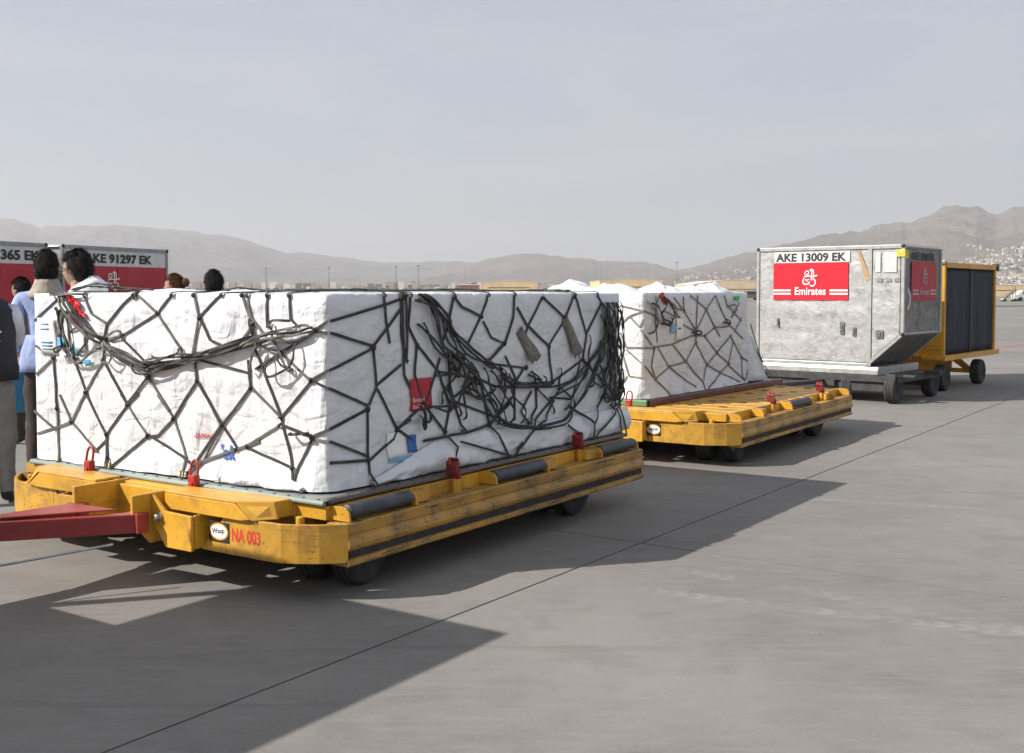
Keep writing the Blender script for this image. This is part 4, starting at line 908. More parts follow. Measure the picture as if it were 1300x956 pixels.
# loose hem of the cover slumped along the foot of the long side
def hem(root, face, x0, x1, ztop, name, seed, out=0.03, n=110, k=11):
    vs = []; fs = []
    for i in range(n + 1):
        x = x0 + (x1 - x0) * i / n; zt = ztop(x)
        S = [x] * (k + 1); Z = [Z0 + 0.002 + (zt - Z0) * j / k for j in range(k + 1)]
        D = face.disp(S, Z)
        for j in range(k + 1):
            q = j / k; fold = noise.noise(Vector((x * 5.5 + q * 1.3, q * 2.0 + x * 0.9, seed))) * 0.022 + noise.noise(Vector((x * 13, q * 5, seed + 3))) * 0.008
            o = float(D[j]) + 0.012 + (out * math.sin(math.pi * min(1, q * 0.9 + 0.12)) ** 0.8 + fold) * (1 - 0.8 * q ** 5) + 0.004
            vs.append(face.pos(x, Z[j], o))
    for i in range(n):
        for j in range(k): fs.append((i * (k + 1) + j, (i + 1) * (k + 1) + j, (i + 1) * (k + 1) + j + 1, i * (k + 1) + j + 1))
    m = MB(); m.add(vs, fs); o = m.build(name, TARP, root, smooth=True)
    so = o.modifiers.new('thickness', 'SOLIDIFY'); so.thickness = 0.003; return o
def hem_top(x): return np.interp(x, [0.28, 0.45, 0.65, 0.85, 1.1, 1.5, 2.0, 2.6, 3.16], [0.50, 0.545, 0.60, 0.655, 0.67, 0.655, 0.65, 0.66, 0.65]) + 0.012 * noise.noise(Vector((x * 3, 1, 1)))
def hem_lift(x, z):
    if not 0.28 <= x <= 3.16: return 0.0
    q = (hem_top(x) - z) / 0.05
    return 0.0 if q < -0.6 else 0.052 * min(1.0, (q + 0.6) / 1.2)
fS.extra = hem_lift
hem(load1, fS, 0.28, 3.16, hem_top, 'tarpaulin_hem', 4.0)
hem(load1, fF, 0.12, 0.72, lambda x: np.interp(x, [0.12, 0.3, 0.5, 0.72], [0.50, 0.56, 0.57, 0.50]), 'tarpaulin_hem', 9.0, 0.018, 40)

def sticker(name, root, face, x0, x1, z0, z1, mat, lift=0.006, nx=6, nz=6, skew=0.0):
    vs = []; fs = []
    for i in range(nx + 1):
        for j in range(nz + 1):
            x = x0 + (x1 - x0) * i / nx + skew * j / nz; z = z0 + (z1 - z0) * j / nz
            d = float(face.disp([x], [z])[0]); vs.append(face.pos(x, z, d + lift))
    for i in range(nx):
        for j in range(nz): fs.append((i * (nz + 1) + j, (i + 1) * (nz + 1) + j, (i + 1) * (nz + 1) + j + 1, i * (nz + 1) + j + 1))
    m = MB(); m.add(vs, fs); o = m.build(name, mat, root, smooth=True)
    so = o.modifiers.new('thickness', 'SOLIDIFY'); so.thickness = 0.0015; so.offset = 1; return o

def on_face_text(name, root, face, body, size, x, z, mat, right=True, lift=0.016, sx=1.0, bold=0.0):
    """lettering that follows the cloth; right = reads away from the near corner"""
    d = face.w if right else -face.w
    o = text_mesh(name, body, size, mat, root, (0, 0, 0), (1, 0, 0), (0, 1, 0), depth=0.0, sx=sx, bold=bold)
    sg = 1 if right else -1
    S = [x + sg * v.co.x for v in o.data.vertices]; Zz = [z + v.co.y for v in o.data.vertices]
    D = face.disp(S, Zz)
    for v, s_, z_, q in zip(o.data.vertices, S, Zz, D): v.co = face.pos(s_, z_, float(q) + lift)
    return o
RED_TAG = plain('red_tag', (0.4, 0.012, 0.02), 0.5)
tg = sticker('air_cargo_tag', load1, fS, 0.64, 0.83, 0.835, 1.015, RED_TAG, 0.008)
for body, z, sz in (('Emirates', 0.885, 0.034), ('SkyCargo', 0.848, 0.034)):
    on_face_text('tag_lettering', load1, fS, body, sz, 0.655, z, WHITE_PRINT, True, 0.011, 0.9)
on_face_text('cover_lettering', load1, fS, 'White cover  Matrix', 0.05, 0.50, 0.765, PALE_BLUE, True, 0.007, 0.88)
sticker('printed_panel', load1, fS, 0.44, 0.60, 0.60, 0.735, WHITE_PRINT, 0.006)
sticker('printed_blue_panel', load1, fS, 0.44, 0.66, 0.575, 0.60, PALE_BLUE, 0.007)
sticker('printed_blue_block', load1, fS, 0.615, 0.685, 0.61, 0.705, BLUE_PRINT, 0.007)
on_face_text('cover_lettering', load1, fF, '‹DUPONT›', 0.036, 0.92, 0.70, RED_PRINT, False, 0.007, 0.8, 0.0008)
on_face_text('cover_lettering', load1, fF, "'ek", 0.11, 0.74, 0.598, BLUE_PRINT, False, 0.007, 0.85, 0.0025)
RED_BAG = plain('bright_red_bag', (0.62, 0.03, 0.03), 0.45, 0, 0.15, 20, 0.2)
sticker('air_waybill', load1, fF, 2.24, 2.08, 1.12, 1.34, WHITE_PRINT, 0.010, skew=0.02)
for z in (1.30, 1.27, 1.19, 1.17, 1.15): sticker('waybill_print', load1, fF, 2.22, 2.22 - (0.07 if z > 1.25 else 0.1), z, z + 0.009, PALE_BLUE, 0.014, 3, 1)
BLUE_LIGHT = plain('sky_blue_print', (0.08, 0.42, 0.7), 0.5)
sticker('waybill_sticker', load1, fF, 2.075, 2.01, 1.165, 1.225, BLUE_LIGHT, 0.012); sticker('waybill_sticker', load1, fF, 1.94, 1.885, 1.13, 1.20, BLUE_LIGHT, 0.012); sticker('waybill_sticker', load1, fF, 1.84, 1.77, 1.075, 1.10, BLUE_LIGHT, 0.012)
sticker('waybill_pouch', load1, fF, 1.93, 1.80, 1.15, 1.30, WHITE_PRINT, 0.012)

def streamer(root, face, x0, z0, x1, z1, w, seed):
    """crumpled ribbon of red plastic tied to the net"""
    m = MB(); n, k = 26, 8
    for i in range(n + 1):
        t = i / n
        for j in range(k + 1):
            q = j / k - 0.5; x = x0 + (x1 - x0) * t + q * w * (0.75 + 0.5 * noise.noise(Vector((t * 4, seed, 0)))); z = z0 + (z1 - z0) * t + q * w * 0.25
            d = 0.03 + 0.022 * noise.noise(Vector((t * 6, q * 5, seed))) + 0.014 * noise.noise(Vector((t * 15, q * 13, seed + 4)))
            m.v.append(face.pos(x, min(z, face.z1 + 0.01), max(0.008, d)))
    for i in range(n):
        for j in range(k): m.f.append((i * (k + 1) + j, (i + 1) * (k + 1) + j, (i + 1) * (k + 1) + j + 1, i * (k + 1) + j + 1)); m.m.append(0)
    o = m.build('warning_streamer', RED_BAG, root); so = o.modifiers.new('thickness', 'SOLIDIFY'); so.thickness = 0.003
streamer(load1, fF, 1.94, 1.485, 1.83, 1.36, 0.12, 2.0); streamer(load1, fF, 1.93, 1.38, 1.86, 1.30, 0.06, 6.0)

net1 = thing('cargo_net', 'dark olive webbing net lashed over the nearest white load', 'cargo net', ORIGIN, FRAME_ROT, 'cargo nets')
rg = random.Random(8)
lay_straps(net1, fF, FRONT1, 0.0132, WEB1, False, rg, WEB_WORN); lay_straps(net1, fS, SIDE1, 0.0148, WEB1, False, rg)
JIT = random.Random(31)
SIDE1_LOOSE += [[(a + JIT.uniform(-0.05, 0.05), b + JIT.uniform(-0.045, 0.02)) for a, b in L] for L in SIDE1_LOOSE[:4] + SIDE1_LOOSE[5:6] + SIDE1_LOOSE[8:17]]
for k in range(12):        # slack loops hanging between the two swags
    xa = JIT.uniform(0.95, 2.75); za = np.interp(xa, [0.9, 1.5, 2.2, 2.8], [1.16, 0.99, 0.99, 1.16]); xb = xa + JIT.uniform(-0.3, 0.3); zb = np.interp(xb, [0.8, 1.2, 1.8, 2.4, 2.8], [0.92, 0.70, 0.66, 0.72, 1.0])
    SIDE1_LOOSE.append([(xa, za), (xa + (xb - xa) * 0.35 + JIT.uniform(-0.09, 0.09), za + (zb - za) * 0.4), (xb + JIT.uniform(-0.08, 0.08), za + (zb - za) * 0.75), (xb, zb)])
for k in range(5):
    xa = JIT.uniform(2.55, 2.95); SIDE1_LOOSE.append([(xa, JIT.uniform(1.2, 1.4)), (xa + JIT.uniform(-0.15, 0.1), 1.05), (xa + JIT.uniform(-0.25, 0.1), 0.9), (xa + JIT.uniform(-0.1, 0.15), JIT.uniform(0.68, 0.85))])
FRONT1_LOOSE += [[(a + JIT.uniform(-0.03, 0.03), b + JIT.uniform(-0.025, 0.02)) for a, b in L] for L in FRONT1_LOOSE[:11]]
lay_straps(net1, fF, FRONT1_LOOSE, 0.012, WEB1, True, rg, WEB_WORN, 'loose_strap'); lay_straps(net1, fS, SIDE1_LOOSE, 0.0135, WEB1, True, rg, None, 'loose_strap')
lay_knots(net1, fF, FRONT1, WEB1, 0.0145, rg); lay_knots(net1, fS, SIDE1, WEB1, 0.016, rg)
# webbing over the top, rising a little where it is slack
def top_straps(root, face, lines, depth_dir, z1, width, mat, rng, reach=(0.5, 1.1), stop=1.47):
    for L in lines:
        for end, nxt in ((L[0], L[1]), (L[-1], L[-2])):
            if end[1] < stop: continue
            dx = end[0] - nxt[0]; p = face.pos(end[0], z1 - 0.012, 0.014)
            q = p + depth_dir * rng.uniform(*reach) + face.w * (max(-0.4, min(0.4, dx * 2)) + rng.uniform(-0.1, 0.1)); q.z = z1 + 0.015
            mid = p.lerp(q, 0.08); mid.z = z1 + rng.uniform(0.006, 0.014)
            pts = catmull([face.pos(end[0], z1 - 0.02, 0.012), p + Vector((0, 0, 0.010)), mid, p.lerp(q, 0.5) + Vector((0, 0, 0.012)), q], 5)
            ns = [face.n if i < 4 else (face.n + Vector((0, 0, 1))).normalized() if i < 8 else Vector((0, 0, 1)) for i in range(len(pts))]
            ribbon('top_strap', pts, ns, width, 0.005, mat, root)
top_straps(net1, fF, FRONT1 + FRONT1_LOOSE[-2:], Vector((1, 0, 0)), Z1, 0.0135, WEB1, rg); top_straps(net1, fS, SIDE1, Vector((0, 1, 0)), Z1, 0.015, WEB1, rg)
# slack runs along the top edges
for pts in ([(0.09, 2.1, 1.505), (0.10, 1.95, 1.53), (0.12, 1.8, 1.52), (0.13, 1.6, 1.51)], [(0.11, 2.15, 1.51), (0.1, 1.9, 1.545), (0.12, 1.72, 1.525), (0.15, 1.45, 1.51)],
            [(0.2, 0.9, 1.505), (0.16, 0.75, 1.52), (0.2, 0.6, 1.505), (0.2, 0.3, 1.505)], [(0.2, 0.5, 1.505), (0.5, 0.25, 1.51), (0.9, 0.3, 1.505), (1.4, 0.2, 1.512), (1.9, 0.3, 1.505), (2.5, 0.2, 1.51), (3.0, 0.4, 1.505)]):
    P = catmull(pts, 8); ribbon('top_strap', P, [Vector((0, 0, 1))] * len(P), 0.017, 0.006, WEB1, net1, 0.4)
# two canvas chafe sleeves hanging in the net on the long side
CANVAS = plain('grey_canvas', (0.2, 0.18, 0.155), 0.9, 0, 0.25, 30, 0.3)
for (xa, za, xb, zb) in ((2.24, 1.33, 2.40, 1.07), (1.70, 1.26, 1.88, 1.06)):
    vs = []; fs = []
    for i in range(9):
        t = i / 8; x = xa + (xb - xa) * t; z = za + (zb - za) * t; d = float(fS.disp([x], [z])[0])
        for q in range(5): vs.append(fS.pos(x + (q - 2) * 0.027 * (0.55 + 0.6 * t) + 0.012 * noise.noise(Vector((t * 3, q, xa))), z + (q - 2) * 0.012 * (1 - 2 * (q % 2) * t) + 0.01 * noise.noise(Vector((q * 2.0, t * 2, 1))), d + 0.02 + 0.016 * math.cos((q - 2) * 1.3 + t * 2)))
    for i in range(8):
        for q in range(4): fs.append((i * 5 + q, (i + 1) * 5 + q, (i + 1) * 5 + q + 1, i * 5 + q + 1))
    m = MB(); m.add(vs, fs); o = m.build('chafe_sleeve', CANVAS, net1, smooth=True); so = o.modifiers.new('thickness', 'SOLIDIFY'); so.thickness = 0.006
# brass net fittings along the foot
BRASS = plain('net_fitting', (0.25, 0.21, 0.12), 0.45, 0.7, 0.3)
for face, lines in ((fF, FRONT1), (fS, SIDE1)):
    for L in lines:
        for end in (L[0], L[-1]):
            if end[1] < 0.515:
                c = face.pos(end[0], 0.492, float(face.disp([end[0]], [0.49])[0]) + 0.012); m = MB()
                m.lathe(c - Vector((0, 0, 0.012)), (0, 0, 1), [(0, 0.014), (0.008, 0.014), (0.009, 0.008), (0.03, 0.008), (0.034, 0.004)], 10); m.build('net_fitting', BRASS, net1, smooth=True)

# second, smaller load
N2, L2, R2, C2 = (5.2, 0.93), (5.25, 2.3), (7.5, 0.85), (7.55, 2.28)
ZB = 0.507
load2 = thing('wrapped_cargo', 'smaller white tarpaulin-wrapped load under a grey net on the second dolly', 'cargo', ORIGIN, FRAME_ROT, 'tarpaulin-wrapped pallet loads')
gF = Face(N2, L2, ZB, Z1, 21.3, FRONT2, 0.015, 0.013, 0.05); gB = Face(L2, C2, ZB, Z1, 28.1, [], 0.02); gC = Face(C2, R2, ZB, Z1, 23.7, [], 0.02); gS = Face(N2, R2, ZB, Z1, 25.9, SIDE2, 0.018, 0.014, 0.05)
make_tarp('tarpaulin', load2, [N2, L2, C2, R2], ZB, Z1, [gF, gB, gC, gS], TARP, 0.032, mounds=((5.6, 1.95, 0.35, 0.13), (5.55, 1.45, 0.35, 0.085), (6.1, 1.25, 0.3, 0.1), (6.6, 1.15, 0.3, 0.07), (7.05, 1.1, 0.28, 0.12)))
# slack cover spilling at the rear foot
vs = []; fs = []; nn = 18
for i in range(nn + 1):
    for j in range(9):
        t = i / nn; q = j / 8
        top = Vector((7.48, 0.86 + 1.3 * t, ZB + 0.55)); bot = Vector((8.0 + 0.06 * math.sin(t * 9), 0.80 + 1.36 * t, ZB + 0.006)); p = top.lerp(bot, q ** 0.75); p.z = top.z + (bot.z - top.z) * q
        p += Vector((0.03, -0.02, 0.0)) * noise.noise(Vector((t * 5, q * 4, 3.0))); vs.append(p)
for i in range(nn):
    for j in range(8): fs.append((i * 9 + j, (i + 1) * 9 + j, (i + 1) * 9 + j + 1, i * 9 + j + 1))
b = len(vs)
for j in range(9):
    t = j / 8; top = Vector((7.48, 0.855, ZB + 0.55)); bot = Vector((8.0, 0.80, ZB + 0.006)); vs.append(Vector((7.46, 0.85, ZB + 0.55 - 0.54 * t)))
for j in range(8): fs.append((b + j, j, j + 1, b + j + 1))
m = MB(); m.add(vs, fs); o = m.build('tarpaulin_hem', TARP, load2, smooth=True); so = o.modifiers.new('thickness', 'SOLIDIFY'); so.thickness = 0.004
sticker('cargo_label', load2, gS, 0.59, 0.75, 1.03, 1.24, WHITE_PRINT, 0.012); sticker('cargo_label', load2, gS, 0.46, 0.56, 1.10, 1.19, PALE_BLUE, 0.010)
sticker('cargo_label_print', load2, gS, 0.62, 0.68, 1.135, 1.15, BLACK, 0.016, 2, 1)
GREEN_ST = plain('green_sticker', (0.03, 0.45, 0.12), 0.5)
sticker('green_sticker', load2, gS, 1.90, 2.05, 1.405, 1.455, GREEN_ST, 0.010)
streamer(load2, gS, 0.28, 1.485, 0.38, 1.38, 0.07, 9.0)
net2 = thing('cargo_net', 'thin grey webbing net over the smaller load on the second dolly', 'cargo net', ORIGIN, FRAME_ROT, 'cargo nets')
lay_straps(net2, gF, FRONT2, 0.0145, WEB2, False, rg); lay_straps(net2, gS, SIDE2, 0.0145, WEB2, False, rg); lay_straps(net2, gS, SIDE2_LOOSE, 0.019, WEB1, True, rg, WEB2, 'loose_strap')
lay_knots(net2, gS, SIDE2, WEB2, 0.018, rg); top_straps(net2, gS, SIDE2, Vector((0, 1, 0)), Z1, 0.018, WEB2, rg, (0.2, 0.4))
for k in range(9):          # cords running down to the rear of the pallet
    y = 0.83 + 0.16 * k; P = catmull([(7.53, y, 1.15 - 0.05 * k), (7.66, y - 0.01, 0.95), (7.85, y - 0.02, 0.72), (8.12, y - 0.03, 0.53)], 5); ribbon('net_strap', P, [Vector((0.5, -0.7, 0.6)).normalized()] * len(P), 0.02, 0.006, WEB2, net2)
# ------------------------------------------------------------ aluminium containers (local x along the seen face, y into it, z up from its base)
EMBLEM = [([(0.60, 1.02), (0.63, 0.86), (0.60, 0.62), (0.60, 0.34)], 0.075), ([(0.47, 0.98), (0.54, 0.92), (0.60, 0.84)], 0.06), ([(0.70, 0.98), (0.74, 0.8), (0.72, 0.5), (0.70, 0.36)], 0.05),
          ([(0.16, 0.64), (0.16, 0.78), (0.26, 0.88), (0.38, 0.86), (0.42, 0.76), (0.34, 0.68), (0.24, 0.70)], 0.06), ([(0.10, 0.56), (0.40, 0.60), (0.72, 0.58), (0.98, 0.66)], 0.06), ([(0.86, 0.58), (0.99, 0.62)], 0.07),
          ([(0.12, 0.50), (0.04, 0.34), (0.06, 0.20), (0.22, 0.14), (0.42, 0.18), (0.46, 0.30)], 0.075), ([(0.16, 0.40), (0.30, 0.38), (0.46, 0.42)], 0.055), ([(0.24, 0.30), (0.36, 0.28)], 0.05),
          ([(0.50, 0.10), (0.64, 0.04), (0.80, 0.10), (0.86, 0.26), (0.80, 0.44)], 0.075), ([(0.28, 0.52), (0.30, 0.74)], 0.05)]
def emblem(name, mat, parent, x, z, size, y, stretch=1.0):
    m = MB()
    for i, (line, w) in enumerate(EMBLEM):
        P = catmull([(a, b, 0) for a, b in line], 5); n = len(P)
        for k in range(n):
            t = P[min(k + 1, n - 1)] - P[max(k - 1, 0)]; t.normalize(); s = Vector((-t.y, t.x, 0)) * w / 2 * (1.0 if 0 < k < n - 1 else 0.45)
            for q in (P[k] - s, P[k] + s): m.v.append((x + q.x * size * stretch, y - 0.0004 * i, z + q.y * size))
            if k:
                b = len(m.v) - 4; m.f.append((b, b + 2, b + 3, b + 1)); m.m.append(0)
    return m.build(name, mat, parent)

def dented(m, x0, x1, z0, z1, y, seed, amp, cell=0.06, poly=None, m_i=0):
    nx = max(2, int((x1 - x0) / cell)); nz = max(2, int((z1 - z0) / cell)); vs = []; fs = []
    for i in range(nx + 1):
        for j in range(nz + 1):
            z = z0 + (z1 - z0) * j / nz; xe = x1 if poly is None else poly(z); x = x0 + (xe - x0) * i / nx
            e = min(i, nx - i, j, nz - j)
            d = amp * (noise.noise(Vector((x * 3.5, z * 3.5, seed))) + 0.6 * noise.noise(Vector((x * 9, z * 9, seed)))) * min(1, e / 2)
            vs.append((x, y + d, z))
    for i in range(nx):
        for j in range(nz): fs.append((i * (nz + 1) + j, (i + 1) * (nz + 1) + j, (i + 1) * (nz + 1) + j + 1, i * (nz + 1) + j + 1))
    m.add(vs, fs, m_i)

PAPER = plain('weathered_label', (0.56, 0.56, 0.54), 0.6, 0, 0.1)
LATCH = plain('worn_latch', (0.16, 0.15, 0.14), 0.6, 0.3, 0.4, 40)
def make_container(label, loc, rz, wt, wb, dep, code, style):
    """style 'open': bare metal with vinyl; 'side': grey panel with red lower half"""
    r = thing('air_cargo_container', label, 'container', loc, rz, 'aluminium air cargo containers')
    H = 1.627; zc = 0.44
    shell = ALU if style == 'open' else ALU_GREY
    edge = ALU_EDGE if style == 'open' else STEEL
    # inner shell closes the box; panels stand proud of it
    m = MB(); m.extrude([(0.02, 0.02, 0.02), (wb - 0.02, 0.02, 0.02), (wt - 0.02, 0.02, zc), (wt - 0.02, 0.02, H - 0.02), (0.02, 0.02, H - 0.02)], (0, dep - 0.04, 0)); m.build('shell', shell, r)
    xe = lambda z: wb + (wt - wb) * min(1, max(0, z) / zc)
    vf = 1.66 if style == 'open' else wt * 0.5
    m = MB()
    if style == 'open':
        dented(m, 0.04, wb - 0.012, 0.05, H - 0.05, 0.008, 1.0, 0.008); p1 = m.build('door_panel', ALU, r, smooth=True)
        m = MB(); dented(m, vf + 0.06, wt - 0.05, 0.07, H - 0.05, 0.008, 4.0, 0.006, poly=lambda z: max(vf + 0.09, xe(z) - 0.055)); m.build('side_wing_panel', ALU, r, smooth=True)
        m = MB(); m.box((vf - 0.01, -0.006, 0.0), (vf + 0.052, 0.012, H - 0.04)); m.build('door_post', ALU_EDGE, r, bevel=0.003)
    else:
        for (xa, xb, sd) in ((0.04, wt / 2 - 0.006, 2.0), (wt / 2 + 0.006, wt - 0.04, 3.0)):
            m = MB(); dented(m, xa, xb, 0.05, H - 0.27, 0.008, sd, 0.006); m.build('red_door_panel', PANEL_RED, r, smooth=True)
        m = MB(); dented(m, 0.04, wt - 0.04, H - 0.266, H - 0.045, 0.006, 7.0, 0.003); m.build('header_panel', PANEL_GREY, r, smooth=True)
        m = MB(); m.box((wt / 2 - 0.012, -0.004, 0.03), (wt / 2 + 0.012, 0.012, H - 0.27)); m.build('door_seam', PANEL_RED, r, bevel=0.003)
    # right flank and sloping underside
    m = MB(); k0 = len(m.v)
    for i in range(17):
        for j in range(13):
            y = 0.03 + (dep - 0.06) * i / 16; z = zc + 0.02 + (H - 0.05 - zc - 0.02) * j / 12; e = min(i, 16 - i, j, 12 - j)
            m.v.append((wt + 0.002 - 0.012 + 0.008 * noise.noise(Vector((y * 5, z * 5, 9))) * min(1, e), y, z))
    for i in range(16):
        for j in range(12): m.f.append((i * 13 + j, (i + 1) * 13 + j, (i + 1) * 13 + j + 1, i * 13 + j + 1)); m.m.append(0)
    flank = m.build('flank_panel', ALU_SHADED, r, smooth=True)
    m = MB(); m.add([(wb + 0.004, 0.03, 0.012), (wb + 0.004, dep - 0.03, 0.012), (wt - 0.004, dep - 0.03, zc - 0.006), (wt - 0.004, 0.03, zc - 0.006)], [(0, 3, 2, 1)]); m.build('sloping_panel', ALU_SHADED, r)
    # edge rails
    def rail(p, q, w=0.045):
        p = Vector(p); q = Vector(q); d = q - p; m = MB(); n = d.normalized(); a = n.orthogonal().normalized() if abs(n.y) > 0.5 else Vector((0, 1, 0)); b = n.cross(a)
        h = w / 2; m.extrude([p - a * h - b * h, p + a * h - b * h, p + a * h + b * h, p - a * h + b * h], d); return m.build('edge_rail', edge, r, bevel=0.004)
    for y in (0.015, dep - 0.015):
        rail((0.015, y, 0), (0.015, y, H - 0.002)); rail((wt - 0.015, y, zc), (wt - 0.015, y, H - 0.002)); rail((wb, y, 0.012), (wt - 0.01, y, zc), 0.04)
        rail((0.04, y, H - 0.02), (wt - 0.04, y, H - 0.02), 0.05); rail((0.0, y, 0.012), (wb, y, 0.012), 0.04)
    rail((wt - 0.017, 0.04, H - 0.021), (wt - 0.017, dep - 0.04, H - 0.021), 0.046); rail((0.017, 0.04, H - 0.021), (0.017, dep - 0.04, H - 0.021), 0.046); rail((wt - 0.02, 0.04, zc), (wt - 0.02, dep - 0.04, zc), 0.036)
    for x in (0.015, wt - 0.015):
        m = MB(); m.ball((x, 0.0, H - 0.014), 0.027, 10, 7); m.build('corner_cap', DARKSTEEL, r, smooth=True)
    m = MB(); m.ball((wt - 0.012, 0.003, zc), 0.03, 10, 7); m.build('corner_cap', DARKSTEEL, r, smooth=True)
    m = MB(); m.extrude([(-0.03, -0.03, -0.012), (-0.03, -0.045, -0.05), (-0.03, -0.045, -0.115), (-0.03, -0.02, -0.12), (-0.03, dep + 0.02, -0.12), (-0.03, dep + 0.045, -0.05), (-0.03, dep + 0.03, -0.012)], (wb + 0.2, 0, 0)); m.build('base', ALU_EDGE if style == 'open' else STEEL, r, bevel=0.004)
    m = MB()                                     # rivets along the header and posts
    for x in np.arange(0.1, wt - 0.05, 0.115): m.ball((float(x), -0.010, H - 0.022), (0.006, 0.003, 0.006), 6, 4)
    for z in np.arange(0.1, H - 0.1, 0.1):
        if style == 'open': m.ball((vf + 0.02, -0.006, float(z)), (0.006, 0.003, 0.006), 6, 4)
        m.ball((0.016, -0.008, float(z)), (0.006, 0.003, 0.006), 6, 4)
    m.build('rivets', STEEL, r)
    tag(r.children[-1], kind='stuff')
    if style == 'open':
        m = MB(); m.box((0.27, -0.004, H - 0.213), (1.40, 0.0, H - 0.058)); m.build('code_strip', PANEL_GREY, r)
        text_mesh('container_code', code, 0.155, BLACK, r, (0.305, -0.0055, H - 0.192), (1, 0, 0), (0, 0, 1), sx=1.10, bold=0.005)
        m = MB(); dented(m, 0.26, 1.38, 0.89, 1.41, -0.006, 1.0, 0.002); vin = m.build('red_vinyl', EMBLEM_RED, r, smooth=True)
        emblem('emblem', WHITE_PRINT, vin, 0.71, 1.075, 0.25, -0.0105, 0.9)
        text_mesh('airline_lettering', 'Emirates', 0.15, WHITE_PRINT, vin, (0.825, -0.0115, 0.965), (1, 0, 0), (0, 0, 1), sx=0.9, bold=0.003, align='CENTER')
        for xa, xb in ((0.262, 0.535), (1.115, 1.378)):
            for z in (0.965, 1.012): m = MB(); m.box((xa, -0.0118, z), (xb, -0.0104, z + 0.025)); m.build('white_stripe', WHITE_PRINT, vin)
        for x, z, w, h in ((0.32, 0.50, 0.035, 0.13), (1.27, 0.42, 0.06, 0.17), (1.45, 0.40, 0.05, 0.12), (1.78, 0.38, 0.10, 0.11)):
            m = MB(); m.box((x, -0.009, z), (x + w, -0.002, z + h)); m.box((x + w * 0.3, -0.02, z + h * 0.25), (x + w * 0.7, -0.009, z + h * 0.75)); m.build('latch', LATCH, r, bevel=0.002)
        m = MB(); m.add([(1.505, -0.009, H - 0.06), (1.54, -0.009, H - 0.055), (1.70, -0.010, H - 0.45), (1.63, -0.010, H - 0.48)], [(0, 3, 2, 1)]); m.build('brown_tape', TAPE, r)
        YEL_ST = plain('yellow_sticker', (0.55, 0.5, 0.08), 0.5)
        m = MB(); m.box((2.05, -0.0225, H - 0.155), (2.168, -0.0205, H - 0.055)); m.build('yellow_sticker', YEL_ST, r)
        m = MB(); m.box((wt + 0.0085, 0.0, H - 0.18), (wt + 0.0105, 0.12, H - 0.07)); m.build('yellow_sticker', YEL_ST, r)
        for (xa, xb) in ((1.77, 1.86), (1.90, 1.98), (2.02, 2.10)): m = MB(); m.box((xa, -0.006, 1.14), (xb, -0.0045, 1.19)); m.build('worn_label', PAL_TOP, r)
        m = MB(); m.box((1.76, -0.0055, H - 0.36), (1.83, -0.004, H - 0.09)); m.build('paper_label', PAPER, r); m = MB(); m.box((1.87, -0.0055, H - 0.36), (2.05, -0.004, H - 0.09)); m.build('paper_label', PAPER, r)
        # flank markings
        DULL = plain('dull_red_vinyl', (0.42, 0.022, 0.035), 0.55, 0, 0.2, 12)  # darker, duller red than the front panel
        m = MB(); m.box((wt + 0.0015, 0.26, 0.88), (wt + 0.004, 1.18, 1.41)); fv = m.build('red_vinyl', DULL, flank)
        GREYP = plain('grey_print', (0.45, 0.42, 0.42), 0.6)  # greyer than the white on the front
        text_mesh('container_code', code, 0.14, BLACK, flank, (wt + 0.006, 0.26, H - 0.19), (0, 1, 0), (0, 0, 1), sx=1.0, bold=0.003)
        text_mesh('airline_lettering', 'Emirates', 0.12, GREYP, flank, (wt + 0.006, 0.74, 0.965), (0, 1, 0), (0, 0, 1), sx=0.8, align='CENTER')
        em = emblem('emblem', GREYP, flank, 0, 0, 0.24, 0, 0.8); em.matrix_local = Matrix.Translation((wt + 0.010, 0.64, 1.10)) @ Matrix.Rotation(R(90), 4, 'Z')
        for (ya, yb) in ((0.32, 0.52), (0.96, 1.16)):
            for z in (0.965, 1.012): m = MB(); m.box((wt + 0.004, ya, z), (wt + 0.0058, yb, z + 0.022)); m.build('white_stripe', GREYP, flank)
        m = MB(); m.tube(catmull([(wt + 0.02, 0.08, 1.05), (wt + 0.05, 0.10, 0.95), (wt + 0.03, 0.12, 0.83), (wt + 0.015, 0.1, 0.76)], 5), 0.008, 6); m.build('door_strap', WHITE_PRINT, r, smooth=True)
    else:
        text_mesh('container_code', code, 0.165, BLACK, r, (0.42 if '912' in code else 0.72, -0.002, H - 0.215), (1, 0, 0), (0, 0, 1), sx=1.36 if '912' in code else 1.3, bold=0.006)
        emblem('emblem', WHITE_PRINT, r, 0.82, 1.02, 0.27, -0.008, 1.0)
        text_mesh('airline_lettering', 'Emirates', 0.12, WHITE_PRINT, r, (0.95, -0.008, 0.90), (1, 0, 0), (0, 0, 1), align='CENTER')
    return r

